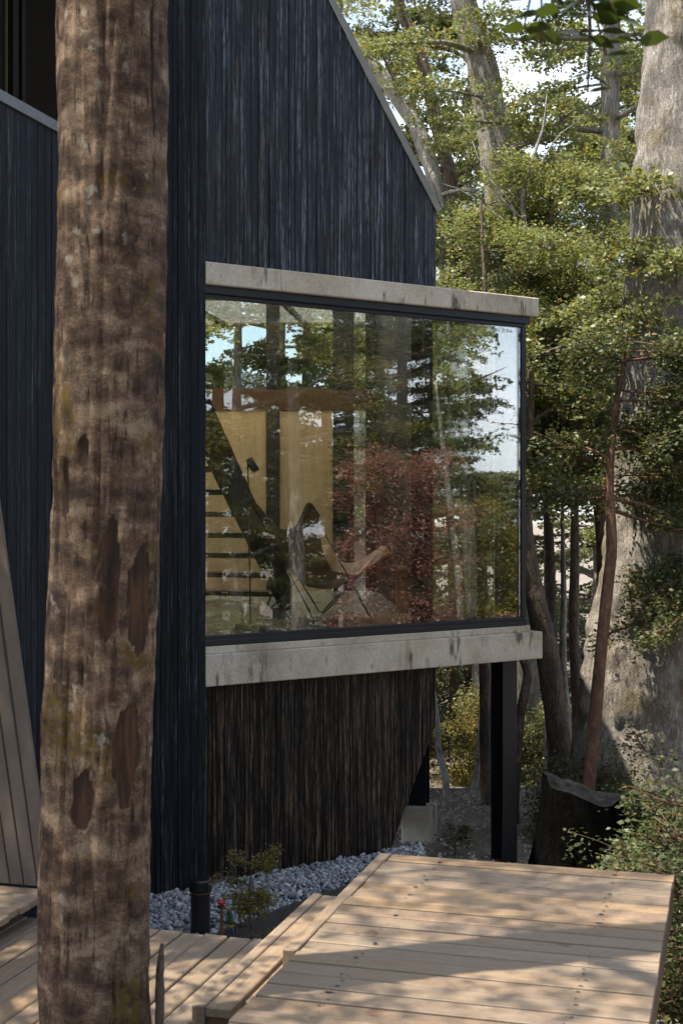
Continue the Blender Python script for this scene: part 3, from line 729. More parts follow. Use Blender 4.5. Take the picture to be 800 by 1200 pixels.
plat = empty('timber_platform', D(-2, -.8, -1.9), 'slightly raised timber platform at the left by the leaning boards', 'platform')
x = -.37
while x > -1.9:
    j = random.uniform(-.012, .012); dbox('board', -3.4, -1.455 + j, x-.092, x, -1.813, -1.780, M['deck_across'], plat, .004); x -= .0975
for p in (-1.62, -2.4, -3.2): dbox('joist', p-.02, p+.02, -1.9, -.38, -1.864, -1.814, M['fascia_wood'], plat, 0)
# leaning boards at the far left
lean = empty('leaning_boards', pix(30, 1040, 6.3), 'brown plank panel leaning by the dark wall at the left edge', 'panel')
b0 = D(-1.470, -.352, -1.776)
tiltv = V(-.171, .14, 1.0).normalized(); across_v = V(-PX.x, -PX.y, 0)
for i in range(6):
    w = .066; o_ = b0 + across_v*(i*(w+.005)); th = V(AX.x, AX.y, 0)*.022
    tv = (tiltv + V(-.02*i*.35, 0, 0)).normalized()*2.1
    bt = [o_, o_ + across_v*w, o_ + across_v*w + th, o_ + th]
    q = prism('board', bt, [p + tv for p in bt], M['panel_brown'], lean); bevel_me(q.data, .003)

# ------------------------------------------------------------------ small things by the wall
bp = pix(235, 1030, 8.6).xy
bol = empty('bollard_light', V(*bp, -2.74), 'short black bollard light standing in the pebbles', 'bollard')
zt = -2.375
lathe('post', [(.062, -2.80), (.062, zt-.085), (.058, zt-.083)], V(*bp, 0), M['plastic_black'], bol, 24)
lathe('ring', [(.063, zt-.086), (.066, zt-.083), (.066, zt-.078), (.063, zt-.075)], V(*bp, 0), M['brass'], bol, 24)
lathe('cap', [(.070, zt-.074), (.072, zt-.07), (.072, zt-.008), (.066, zt), (.02, zt+.001)], V(*bp, 0), M['plastic_black'], bol, 24)
tp = pix(264, 1060, 8.45)
tap = empty('garden_tap', V(tp.x, tp.y, ground_z(tp.x, tp.y)), 'garden tap with a red handle, green connector and blue hose', 'tap')
lathe('riser_pipe', [(.011, ground_z(tp.x, tp.y)-.05), (.011, tp.z-.015)], V(tp.x-.025, tp.y+.03, 0), M['brass'], tap, 10)
tube('spout', [V(tp.x-.05, tp.y+.03, tp.z-.02), V(tp.x-.01, tp.y+.02, tp.z-.018), V(tp.x+.018, tp.y, tp.z-.025), V(tp.x+.022, tp.y, tp.z-.04)], .009, M['brass'], tap, 8)
lathe('handle', [(.006, -.01), (.007, .008), (.024, .010), (.022, .022), (.006, .024)], V(tp.x-.028, tp.y+.02, tp.z-.004), M['plastic_red'], tap, 10, (.2, -.3, 1))
lathe('connector', [(.014, -.09), (.017, -.08), (.017, -.01), (.012, 0)], V(tp.x+.024, tp.y, tp.z-.036), M['plastic_green'], tap, 12, (-.12, 0, 1))
lathe('collar', [(.0165, -.012), (.0185, -.006), (.0165, 0)], V(tp.x+.036, tp.y, tp.z-.125), M['plastic_yellow'], tap, 12)
tube('hose', [V(tp.x+.036, tp.y, tp.z-.13), V(tp.x+.05, tp.y-.005, tp.z-.21), V(tp.x+.07, tp.y-.03, ground_z(tp.x, tp.y)+.04), V(tp.x+.2, tp.y-.3, ground_z(tp.x, tp.y-.3)+.015)], .011, M['plastic_blue'], tap, 8, .03)

# charred stump behind the deck
sc0 = pix(682, 1000, 9.1).xy; stump = empty('charred_stump', V(*sc0, -3.05), 'big black charred tree stump behind the far edge of the deck', 'stump')
vs_, fs = [], []; n, H = 40, 15
zt0 = -1.93
for i in range(H):
    t = i/(H-1); z = -3.15 + (zt0+3.15)*t
    for k in range(n):
        a = 2*math.pi*k/n; r = (.245 + .34*(1-t)**1.5)*(1 + .10*noise.noise(V(math.cos(a)*2.2, math.sin(a)*2.2, t*.7)) + .05*noise.noise(V(math.cos(a)*7, math.sin(a)*7, t*1.2)))
        vs_.append(V(sc0.x + r*math.cos(a)*1.05, sc0.y + r*math.sin(a)*.9, z + (.05*noise.noise(V(math.cos(a)*1.3, math.sin(a)*1.3, 9)) + .07*smooth(.75, .95, -math.cos(a+.3)) - .06*math.cos(a))*(t**4)))
for i in range(H-1):
    for k in range(n): fs.append((i*n+k, i*n+(k+1) % n, (i+1)*n+(k+1) % n, (i+1)*n+k))
link('burnt_trunk', mesh('burnt_trunk', vs_, fs, True), M['burnt_bark'], stump)
tv_, tf = [p.copy() for p in vs_[-n:]], []
for m_ in range(1, 6):
    for k in range(n):
        p = vs_[-n+k]; q = sc0 + (p.xy - sc0)*(1 - m_/6.0); tv_.append(V(q.x, q.y, p.z*(1-m_/6) + (zt0+.0)*(m_/6) + .045*noise.noise(V(q.x*9, q.y*9, 2))))
for m_ in range(5):
    for k in range(n): tf.append((m_*n+k, m_*n+(k+1) % n, (m_+1)*n+(k+1) % n, (m_+1)*n+k))
tf.append(tuple(range(5*n, 6*n)))
link('cut_top', mesh('cut_top', tv_, tf, True), M['burnt_top'], stump)

# ------------------------------------------------------------------ foreground trunk
tree = empty('foreground_tree', V(TC.x, TC.y, -2.6), 'rough mossy tree trunk with torn bark rising in front of the house', 'tree')
TN, TH = 110, 420; tz0, tz1 = -2.7, 2.6
def trunk_c(z):                                         # centre and radius of the trunk at height z
    t = (z + 1.55) / 3.05
    cx = TK*(-.712 + .030*smooth(-1.6, .4, z)) + .012*math.sin(z*1.3); r = TK*(.163 - .006*t) + .05*(1-smooth(-2.7, -1.9, z))
    return cx, TC.y + .01*math.sin(z*.9), r
def ell(th, z, c, hz, ht, k=2.0):                       # soft patch mask in angle and height
    d = abs((th-c[0])/ht)**k + abs((z-c[1])/hz)**k
    return 1 - smooth(.75, 1.1, d + .55*noise.noise(V(th*7, z*9, 4.4)) + .3*noise.noise(V(th*22, z*24, 1.4)))
def zpy(py): return (HZ-py)/F*4.28
def thpx(px, z):                                        # angle on the near side seen in column px
    cx, cy_, r = trunk_c(z); x = (px-400)/F*4.28 - cx; return math.asin(max(-.98, min(.98, x/r)))
patches = [(thpx(128, zpy(690)), zpy(680), .20, .20), (thpx(163, zpy(690)), zpy(700), .19, .28), (thpx(150, zpy(880)), zpy(882), .17, .30), (thpx(97, zpy(530)), zpy(528), .055, .13), (thpx(73, zpy(570)), zpy(572), .10, .10), (thpx(97, zpy(940)), zpy(940), .10, .20), (thpx(182, zpy(470)), zpy(440), .22, .05), (thpx(176, zpy(60)), zpy(60), .25, .05)]
tvs, bare = [], []
for i in range(TH):
    z = tz0 + (tz1-tz0)*i/(TH-1); cx, cy_, r = trunk_c(z)
    for k in range(TN):
        th = 2*math.pi*k/TN; thn = th if th < math.pi else th - 2*math.pi       # 0 faces the viewer
        dx, dy = math.sin(th), -math.cos(th); p = V(dx*r, dy*r, z)
        d = .011*noise.noise(V(dx*1.6, dy*1.6, z*1.5)) + .006*noise.noise(V(p.x*14, p.y*14, p.z*8)) + .003*noise.noise(V(p.x*26, p.y*26, p.z*20)) + .003*abs(noise.noise(p*60))
        ridge = noise.noise(V(dx*4, dy*4, z*.6+3)); d -= .012*max(0, 1-abs(ridge)*9); rg2 = noise.noise(V(dx*9, dy*9, z*1.1+8)); d -= .006*max(0, 1-abs(rg2)*7)
        d += .012*max(0, noise.noise(V(dx*3.5, dy*3.5, z*3.2+7)) - .42)
        bm_ = 0.0
        if abs(thn) < 1.6:
            for (pt, pz, hz, ht) in patches:
                if abs(z-pz) < hz*1.6 and abs(thn-pt) < ht*1.7: bm_ = max(bm_, ell(thn, z, (pt, pz), hz, ht, 2.4))
            d = d*(1-.7*bm_) - .011*bm_ + .006*max(0, 1-abs(bm_-.3)*5)
        bare.append(bm_); tvs.append((cx + dx*(r+d), cy_ + dy*(r+d), z))
ii = np.arange(TH-1)[:, None]*TN; kk = np.arange(TN)[None]; k2 = (kk+1) % TN
tq = np.stack([ii+kk, ii+k2, ii+TN+k2, ii+TN+kk], -1).reshape(-1, 4)
tme = np_mesh('trunk', tvs, tq, True); at = tme.attributes.new('bare', 'FLOAT', 'POINT'); at.data.foreach_set('value', np.array(bare, dtype=np.float32))
link('trunk', tme, M['mossy_bark'], tree)
tube('bark_splinter', [pix(186, 1300, 4.45), pix(187, 1180, 4.43), pix(188, 1135, 4.42), pix(190, 1106, 4.42)], [.017, .015, .013, .006], M['brown_bark'], tree, 7, .03, .3, 40)

# ------------------------------------------------------------------ vegetation generators
UP = np.array([0, 0, 1.0])
class Leaves:
    def __init__(s, seed): s.r = np.random.default_rng(seed); s.P, s.A, s.N, s.S = [], [], [], []
    def spray(s, c, d, L, W, n, size, tilt=1.1, droop=.15, thick=.03):
        """a flat fan of leaves on a twig from c along d"""
        r = s.r; d = np.array(d, float); d /= np.linalg.norm(d) + 1e-9; side = np.cross(d, UP); side /= np.linalg.norm(side) + 1e-9; up = np.cross(side, d)
        t = r.random(n)**.75; prof = np.sin(np.pi*np.clip(t*.85+.12, 0, 1))
        lat = r.uniform(-1, 1, n)*W*prof
        lat = lat + .02*np.sin(lat*70)                   # leaves gather along the side twigs
        p = np.array(c, float) + d*(t*L)[:, None] + side*lat[:, None] + up*(r.normal(0, thick, n) - droop*L*t*t - .25*np.abs(lat)*droop)[:, None]
        a = d*(.5 + .5*r.random(n))[:, None] + side*(np.sign(lat)*(.4 + .8*r.random(n)))[:, None] + r.normal(0, .3, (n, 3))
        a /= np.linalg.norm(a, axis=1)[:, None]
        nn = up + r.normal(0, tilt, (n, 3)); nn -= a*(nn*a).sum(1)[:, None]; nn /= np.linalg.norm(nn, axis=1)[:, None] + 1e-9
        s.P.append(p); s.A.append(a); s.N.append(nn); s.S.append(size*r.uniform(.65, 1.3, n))
    def cloud(s, c, R, n, size):
        r = s.r; q = r.normal(0, 1, (n, 3)); q /= np.linalg.norm(q, axis=1)[:, None]; q *= (r.random(n)**.45)[:, None]
        p = np.array(c, float) + q*np.array(R); a = q*.6 + r.normal(0, .6, (n, 3)); a /= np.linalg.norm(a, axis=1)[:, None]
        nn = UP + q*.5 + r.normal(0, .55, (n, 3)); nn -= a*(nn*a).sum(1)[:, None]; nn /= np.linalg.norm(nn, axis=1)[:, None] + 1e-9
        s.P.append(p); s.A.append(a); s.N.append(nn); s.S.append(size*r.uniform(.65, 1.3, n))
    def mesh(s, name, wide=.30):
        p, a, n, z = (np.concatenate(x) for x in (s.P, s.A, s.N, s.S)); b = np.cross(n, a); z = z[:, None]
        v = np.stack([p, p + a*z*.45 + b*z*wide + n*z*.10, p + a*z, p + a*z*.5 - b*z*wide + n*z*.10], 1).reshape(-1, 3)
        return np_mesh(name, v, np.arange(len(v)).reshape(-1, 4), False, s.r.random(len(p)))
def make_tree(name, label, cat, path, rad, bark, leaf, limbs, seed, group=None, n=14, step=.12, rough=.16, freq=5.0):
    """path/rad: trunk; limbs: dict(n, z0, z1, L, rise, sprays, leaves, size, spray, droop, az)"""
    r = random.Random(seed); P, R = spline(path, rad, step); base = Vector(path[0])
    root = empty(name, base, label, cat, group)
    v, q = tube_data(P, R, n, rough, freq, False, seed); link('trunk', mesh('trunk', v, clean_faces(q), True), M[bark], root)
    T, Lv = Tubes(), Leaves(seed)
    for lm in limbs:
        z0, z1 = lm['z0'], lm['z1']; cand = [i for i, p in enumerate(P) if z0 <= p.z <= z1] or [len(P)-1]
        for j in range(lm['n']):
            i = r.choice(cand); p = P[i]; az = r.uniform(*lm.get('az', (0, 2*math.pi)))
            f = (p.z - z0)/max(.1, z1-z0); Ln = r.uniform(*lm['L'])*(1 - lm.get('taper', .45)*f)
            d = V(math.cos(az), math.sin(az), r.uniform(*lm.get('rise', (-.1, .35)))).normalized()
            w1 = V(r.uniform(-1, 1), r.uniform(-1, 1), r.uniform(-.4, .6))*.13*Ln; w2 = V(r.uniform(-1, 1), r.uniform(-1, 1), -lm.get('droop', .2)*1.2)*.16*Ln
            pts = [p, p + d*Ln*.35 + w1, p + d*Ln*.7 + w1*.6 + w2*.5, p + d*Ln + w2]
            r0 = min(R[i]*.55, .010 + .020*Ln) * lm.get('thick', 1.0)
            lp_, lr_ = spline(pts, [r0, r0*.7, r0*.45, .004], max(.12, Ln/9)); T.add(lp_, lr_, 5)
            for k in range(lm['sprays']):
                t = r.uniform(lm.get('from', .25), 1.0); ix = min(len(lp_)-1, int(t*(len(lp_)-1))); c = lp_[ix]
                da = az + r.uniform(-1.25, 1.25); sl = lm.get('spray', .55)*r.uniform(.6, 1.3)
                dd = V(math.cos(da), math.sin(da), r.uniform(-.22, .22))
                off = V(r.uniform(-.1, .1), r.uniform(-.1, .1), r.uniform(-.12, .14))*lm.get('scatter', 1.0)
                T.add([c, c + off*.6 + dd*sl*.45, c + off + dd*sl*.9], [.006, .004, .002], 3)
                Lv.spray(c + off*.8, dd, sl, sl*lm.get('wide', .42), lm['leaves'], lm['size'], lm.get('tilt', 1.2), lm.get('droop', .15), lm.get('fluff', .03))
    T.build('branches', M[bark], root)['kind'] = 'stuff'
    cr_ = link('crown', Lv.mesh('crown', lm.get('shape', .30)), M[leaf], root); cr_['kind'] = 'stuff'
    return root
def gp(x, y, dz=-.12): return V(x, y, ground_z(x, y) + dz)
def copy_tree(src, loc, rz, sc, label, group=None):
    c = src.copy(); col.objects.link(c); c.location = loc; c.rotation_euler = (0, 0, rz); c.scale = (sc, sc, sc); setp(c, label, None, group)
    for ch in src.children: k = ch.copy(); col.objects.link(k); k.parent = c
    return c

# the foreground tree goes on above the picture
cx_, cy_, r_ = trunk_c(2.6); up_path = [V(cx_, cy_, 2.55), V(cx_+.02, cy_, 4.5), V(cx_-.05, cy_+.05, 6.5), V(cx_+.05, cy_, 9.5)]; up_rad = [r_, .14, .10, .03]
tube('upper_trunk', up_path, up_rad, M['mossy_bark'], tree, 20, .15, .10, 6)
Tf, Lf = Tubes(), Leaves(41); rf_ = random.Random(41); UPp, UPr = spline(up_path, up_rad, .25)
for j in range(26):
    p = rf_.choice([q for q in UPp if q.z > 4.6]); az = rf_.uniform(0, 6.283); Ln = rf_.uniform(1.2, 2.6)*(1 - .07*(p.z-4.6)); d = V(math.cos(az), math.sin(az), rf_.uniform(.05, .5)).normalized()
    pts = [p, p + d*Ln*.5 + V(0, 0, .1), p + d*Ln]; Tf.add(pts, [.035, .02, .005], 5, .3)
    for k in range(11):
        c = p + d*Ln*rf_.uniform(.35, 1); da = az + rf_.uniform(-1.3, 1.3); Lf.spray(c, (math.cos(da), math.sin(da), rf_.uniform(-.2, .2)), .6, .26, 48, .06)
Tf.build('branches', M['brown_bark'], tree)['kind'] = 'stuff'
link('crown', Lf.mesh('crown', .32), M['leaf_beech'], tree)['kind'] = 'stuff'

# ------------------------------------------------------------------ trees seen directly, behind the house and the deck
B = dict(size=.056, leaves=72, sprays=13, spray=.55, droop=.14, shape=.34)
GB = 'tall trees behind the house'
# the massive pale trunk at the right edge
big = [gp(2.78, 13.0, -.3), V(2.80, 13.0, -2.3), V(2.95, 13.0, -.8), V(3.07, 13.0, .6), V(3.14, 13.0, 2.0), V(3.30, 13.1, 4.6), V(3.45, 13.2, 8.0), V(3.5, 13.3, 12.0)]
make_tree('old_beech_tree', 'massive old tree with mottled pale grey bark at the right edge', 'tree', big, [.74, .60, .50, .46, .44, .37, .30, .2], 'grey_bark', 'leaf_beech',
    [dict(B, n=16, z0=5.0, z1=11, L=(1.5, 3.6)), dict(B, n=5, z0=1.2, z1=4, L=(.9, 1.7), rise=(-.3, .1), az=(2.6, 5.2))], 11, GB, 64, .06, .17, 4.5)
def up(px_, d, pts, rr): return [V((x-400)/F*d, d, (HZ-y)/F*d) for x, y in pts]
T1 = [gp(2.30, 17.2)] + up(0, 17, [(604, 700), (600, 450), (592, 290), (580, 170), (566, 85), (546, 15), (520, -120), (505, -300)], 0)
make_tree('leaning_beech_tree', 'stout grey trunk leaning left, seen right of the roof edge', 'tree', T1, [.26, .23, .21, .205, .20, .19, .17, .13, .08], 'grey_bark', 'leaf_beech',
    [dict(B, n=30, z0=1.6, z1=9, L=(1.2, 3.0), sprays=12)], 12, GB, 18)
T2 = [gp(2.0, 18.5)] + up(0, 18, [(540, 500), (515, 250), (492, 160), (470, 122), (436, 74), (404, 40), (370, -30), (350, -150)], 0)
make_tree('slanting_beech_tree', 'slim pale trunk slanting left close beside the roof edge', 'tree', T2, [.14, .12, .11, .105, .10, .09, .08, .07, .04], 'pale_bark', 'leaf_beech',
    [dict(B, n=18, z0=1.5, z1=8, L=(.9, 2.2), sprays=11)], 13, GB, 12)
T3 = [gp(1.9, 19.4)] + up(0, 19, [(545, 420), (532, 240), (518, 170), (504, 115), (490, 58), (466, 0), (440, -120)], 0)
make_tree('forked_beech_tree', 'thin grey brown trunk between the roof edge and the stout leaning one', 'tree', T3, [.13, .11, .10, .10, .095, .09, .08, .05], 'brown_bark', 'leaf_beech',
    [dict(B, n=20, z0=1.5, z1=9, L=(1.0, 2.6), sprays=11)], 14, GB, 12)
T4 = [gp(3.4, 17.0)] + up(0, 16.5, [(716, 500), (713, 300), (714, 200), (716, 90), (718, -60), (722, -260)], 0)
make_tree('straight_beech_tree', 'straight pale trunk left of the massive old one', 'tree', T4, [.16, .13, .115, .11, .10, .09, .05], 'grey_bark', 'leaf_beech',
    [dict(B, n=30, z0=1.2, z1=9, L=(1.1, 2.5), sprays=12)], 15, GB, 14)
T5 = [gp(2.30, 14.0)] + up(0, 14, [(656, 880), (646, 800), (634, 735), (622, 680), (612, 600), (618, 500), (622, 420)], 0)
make_tree('leaning_brown_tree', 'leaning brown trunk just right of the concrete slab', 'tree', T5, [.15, .125, .12, .11, .10, .09, .06, .03], 'brown_bark', 'leaf_beech',
    [dict(B, n=9, z0=.3, z1=2.6, L=(.7, 1.4), sprays=9, leaves=50)], 16, GB, 14)
# the bright leafy mass right behind the bay
for i, (px_, d, top, sd, lab) in enumerate(((560, 14.6, 235, 21, 'bright green leafy young tree rising directly behind the bay'), (640, 15.4, 210, 22, 'bright green leafy young tree with orange twigs right of the concrete roof slab'), (700, 15.0, 330, 23, 'leafy young tree in front of the massive old trunk'), (525, 18.6, 250, 24, 'leafy young tree beside the lower end of the roof edge'))):
    x = (px_-400)/F*d; pth = [gp(x+.1, d), V(x+.05, d, -1), V(x, d, .6), V(x+.08, d, 1.8), V(x+.03, d, (HZ-top)/F*d)]
    make_tree('young_myrtle_tree', lab, 'tree', pth, [.07, .06, .05, .035, .012], 'brown_bark', 'leaf_beech',
        [dict(n=38, z0=-.1, z1=(HZ-top)/F*d, L=(.8, 1.7), rise=(-.1, .5), sprays=11, leaves=118, size=.040, spray=.48, droop=.12, shape=.34, scatter=1.3, fluff=.05, tilt=.6, thick=.8)], sd, 'leafy young trees behind the bay', 8)
# nearer dark leaved tree right of the bay with a reddish stem
T6 = [gp(2.14, 11.85)] + up(0, 11.75, [(688, 940), (695, 860), (703, 770), (711, 690), (716, 640), (714, 560), (722, 470), (738, 400)], 0)
make_tree('red_myrtle_tree', 'slender tree with smooth orange red stem and dark glossy leaves right of the bay', 'tree', T6, [.07, .06, .055, .052, .05, .045, .036, .026, .014], 'red_bark', 'leaf_myrtle',
    [dict(n=15, z0=-.1, z1=1.6, L=(.5, 1.25), rise=(-.35, .25), sprays=11, leaves=66, size=.042, spray=.34, droop=.25, tilt=1.1, fluff=.05, taper=.2, az=(-.7, .5)), dict(n=9, z0=-.1, z1=1.6, L=(.4, .8), rise=(-.35, .25), sprays=9, leaves=50, size=.042, spray=.3, droop=.25, tilt=1.1, fluff=.05, az=(2.7, 3.6))], 31, None, 12, .08, .08)
T7 = [gp(3.55, 12.55)] + [V(3.55, 12.5, -2), V(3.5, 12.45, -.8), V(3.4, 12.4, .4), V(3.25, 12.4, 1.5)]
make_tree('dark_myrtle_tree', 'dark leaved bushy tree overhanging at the right edge', 'tree', T7, [.07, .06, .05, .035, .015], 'red_bark', 'leaf_myrtle',
    [dict(n=24, z0=-1.2, z1=1.4, L=(.6, 1.45), rise=(-.4, .3), sprays=11, leaves=66, size=.042, spray=.35, droop=.25, tilt=1.1, fluff=.05, taper=.1, az=(2.7, 4.6))], 32, None, 10, .08, .08)
T8 = [gp(1.80, 6.45), V(1.76, 6.4, -2.4), V(1.72, 6.38, -1.9), V(1.70, 6.35, -1.30)]
shrub = make_tree('shrub', 'low leafy shrub beside the far right corner of the deck', 'shrub', T8, [.03, .025, .02, .008], 'red_bark', 'leaf_myrtle',
    [dict(n=44, z0=-2.5, z1=-1.3, L=(.3, .62), rise=(-.2, .5), sprays=7, leaves=30, size=.032, spray=.2, droop=.2, tilt=1.1, fluff=.04, taper=.2)], 33, None, 8, .06, .08)
for x, y, rz, sc, lab in ((1.95, 5.35, 1.3, .75, 'low leafy shrub hugging the right side of the deck'), (2.2, 4.2, 2.9, .8, 'leafy shrub right of the deck near the viewer'), (2.9, 6.0, 4.1, .9, 'leafy shrub further right of the deck'), (2.6, 8.2, .6, .85, 'leafy shrub right of the charred stump'), (3.4, 9.6, 5.0, 1.0, 'leafy shrub in front of the massive old trunk')):
    copy_tree(shrub, V(x, y, ground_z(x, y)-.1), rz, sc, lab, 'shrubs right of the deck')
shrub['group'] = 'shrubs right of the deck'
# bare snag and slim stems seen under the bay
tube_o = tube('dead_tree', [gp(1.66, 13.2)] + up(0, 13, [(601, 945), (604, 900), (609, 840), (618, 792), (612, 772), (600, 730)], 0), [.06, .055, .05, .046, .044, .04, .02], M['brown_bark'], None, 10, .08, .12, 7)
setp(tube_o, 'crooked bare grey brown stem right of the steel post', 'dead tree')
for k, (a, b, d, r_, lab) in enumerate((((523, 918), (512, 845), 15.2, .045, 'pale birch like stem leaning left under the bay'), ((553, 920), (572, 790), 16.0, .04, 'thin pale stem under the bay left of the steel post'), ((664, 905), (660, 700), 15.4, .05, 'thin pale upright stem behind the leaning brown trunk'), ((676, 900), (673, 640), 14.6, .07, 'slim brown upright stem left of the orange red one'))):
    p0, p1 = pix(*a, d), pix(*b, d); p0.z = ground_z(p0.x, p0.y) - .1
    q = tube('sapling', [p0, p0.lerp(p1, .3) + V(.02, 0, 0), p0.lerp(p1, .7) - V(.02, 0, 0), p1, p1 + (p1-p0)*.5], [r_, r_*.9, r_*.8, r_*.7, r_*.35], M['brown_bark' if k == 3 else 'pale_bark'], None, 9, .1, .1, 9)
    setp(q, lab, 'sapling', 'slim bare stems at the forest edge')
# dead twiggy branch in the upper right
tw = Tubes(); rr = random.Random(5); d_ = 15.2
main = [gp(2.35, 15.5), V(2.3, 15.4, .5), pix(622, 330, d_), pix(612, 235, d_), pix(622, 190, d_), pix(636, 150, d_), pix(640, 110, d_)]; mr = [.05, .042, .035, .028, .022, .014, .005]
tw.add(main, mr, 7, .15); mp_, mr_ = spline(main, mr, .1)
for k in range(13):
    i = rr.randrange(int(len(mp_)*.62), len(mp_)-2); p = mp_[i].copy(); sg_ = rr.choice((-1, -1, 1)); d = V(sg_*rr.uniform(.5, 1), rr.uniform(-.4, .4), rr.uniform(-.1, .7)).normalized(); pts = [p]; r0 = mr_[i]*.6
    for j in range(rr.randint(3, 6)): d = (d + V(rr.uniform(-.45, .45), rr.uniform(-.3, .3), rr.uniform(-.35, .4))).normalized(); p = p + d*rr.uniform(.12, .22); pts.append(p)
    tw.add(pts, [max(.003, r0*(1-j/len(pts))) for j in range(len(pts))], 5)
setp(tw.build('dead_tree', M['pale_bark'], None), 'bare dead grey branches among the foliage above the bay', 'dead tree')

# undergrowth at the forest edge
for i, (px_, d, w, h, lf, lab) in enumerate((
    (535, 16.8, .75, .9, 'leaf_gold', 'sunlit bush under the bay beside the dark lower wall'), (585, 17.2, .8, 1.1, 'leaf_beech', 'green bush behind the steel post'),
    (635, 16.8, .7, .9, 'leaf_beech', 'low bush at the foot of the leaning brown trunk'), (470, 15.8, .8, 1.0, 'leaf_dark', 'dark bush under the floor of the house'),
    (672, 12.4, .3, .6, 'leaf_myrtle', 'small dark leaved bush at the foot of the massive old trunk'), (775, 11.4, .5, .9, 'leaf_myrtle', 'dark leaved bush right of the charred stump'), (790, 8.4, .5, .8, 'leaf_myrtle', 'dark leafy bush at the right edge beyond the deck'))):
    x = (px_-400)/F*d; z = ground_z(x, d)
    make_tree('bush', lab, 'bush', [V(x, d, z-.1), V(x+.03, d, z+h*.3), V(x, d, z+h*.8)], [.03, .022, .008], 'brown_bark', lf,
        [dict(n=22, z0=z, z1=z+h, L=(w*.6, w*1.15), rise=(.1, 1.0), sprays=8, leaves=50, size=.036, spray=.32, droop=.2, tilt=1.1, fluff=.06, taper=.3)], 50+i, 'bushes at the forest edge', 6)
# small plants in front of the wall
sx, sy = pix(298, 1085, 8.3).xy; sz = ground_z(sx, sy)
make_tree('small_shrub', 'small yellow green shrub in front of the pebble bed', 'shrub', [V(sx+.02, sy, sz-.05), V(sx, sy, sz+.25), V(sx-.03, sy, sz+.60), V(sx-.02, sy, sz+.85)], [.009, .008, .006, .003], 'brown_bark', 'leaf_gold',
    [dict(n=15, z0=sz+.42, z1=sz+.86, L=(.09, .25), rise=(.2, 1.2), sprays=6, leaves=30, size=.019, spray=.09, droop=.05, tilt=.9, fluff=.02, scatter=.1, thick=.3, taper=.2),
     dict(n=7, z0=sz+.25, z1=sz+.5, L=(.1, .22), rise=(.0, .5), sprays=4, leaves=16, size=.018, spray=.08, droop=.1, tilt=.9, fluff=.02, scatter=.1, thick=.3)], 71, None, 6, .05)
sx, sy = pix(533, 990, 11.6).xy; sz = ground_z(sx, sy)
make_tree('seedling', 'small dark seedling on the bare ground behind the deck', 'plant', [V(sx, sy, sz-.03), V(sx, sy, sz+.12), V(sx+.02, sy, sz+.26)], [.006, .005, .002], 'brown_bark', 'leaf_dark',
    [dict(n=9, z0=sz+.05, z1=sz+.26, L=(.06, .16), rise=(.0, .7), sprays=3, leaves=10, size=.035, spray=.08, droop=.1, tilt=.6, fluff=.02, scatter=.1, thick=.3)], 72, None, 6, .05)

# overhanging branch of the foreground tree, its leaves out of focus at the top
limb = [V(TC.x, TC.y, 2.45), V(-.2, 3.7, 2.35), V(.28, 3.35, 1.95), V(.50, 3.1, 1.45), V(.545, 3.02, 1.12), V(.54, 3.0, .90)]
lo_ = tube('limb', limb, [.05, .035, .02, .009, .005, .0025], M['brown_bark'], tree, 7, .06, .1, 12)
lob, lor = spline(limb, [.05, .035, .02, .009, .005, .0025], .04)
lv = [V(0,0,0), V(.30,.27,.02), V(.62,.27,.03), V(1,0,-.04), V(.62,-.27,.03), V(.30,-.27,.02), V(.5,0,-.02)]
leaf_me = mesh('leaf', lv, [(0,6,1), (1,6,2), (2,6,3), (3,6,4), (4,6,5), (5,6,0)], True); leaf_me.materials.append(M['leaf_near'])
ta = leaf_me.attributes.new('tint', 'FLOAT', 'FACE'); ta.data.foreach_set('value', [.4]*6)
def place_leaf(p, d, sz, roll):
    o = bpy.data.objects.new('leaf', leaf_me); col.objects.link(o); o.parent = lo_
    R = d.to_track_quat('X', 'Z').to_matrix().to_4x4() @ Matrix.Rotation(roll, 4, 'X') @ Matrix.Scale(sz, 4)
    o.matrix_local = Matrix.Translation(p) @ R
rr = random.Random(9)
nl = 0
for i in range(len(lob)-1, 0, -1):
    if lob[i].z > 1.75: break
    for sgn in (1, -1):
        if rr.random() < .82:
            d = V(sgn*rr.uniform(.5, 1), rr.uniform(-.4, .4), rr.uniform(-.45, .15)).normalized(); place_leaf(lob[i], d, rr.uniform(.055, .078), rr.uniform(-.7, .7)); nl += 1
for (a, b) in ((V(.50, 3.1, 1.40), V(.40, 3.0, 1.04)), (V(.50, 3.1, 1.45), V(.66, 3.05, 1.03)), (V(.36, 3.25, 1.75), V(.47, 2.95, 1.06)), (V(.52, 3.05, 1.25), V(.58, 3.0, .98)), (V(.50, 3.08, 1.35), V(.60, 2.98, 1.06)), (V(.45, 3.1, 1.5), V(.44, 3.0, 1.03))):
    tube('twig', [a, a.lerp(b, .5) + V(0, .02, .03), b], [.005, .004, .002], M['brown_bark'], lo_, 5, .05)
    for k in range(9):
        p = a.lerp(b, (k+1)/9)
        for sgn in (1, -1):
            if rr.random() < .75: place_leaf(p, V(sgn*rr.uniform(.5, 1), rr.uniform(-.5, .5), rr.uniform(-.5, .2)).normalized(), rr.uniform(.052, .075), rr.uniform(-.8, .8))

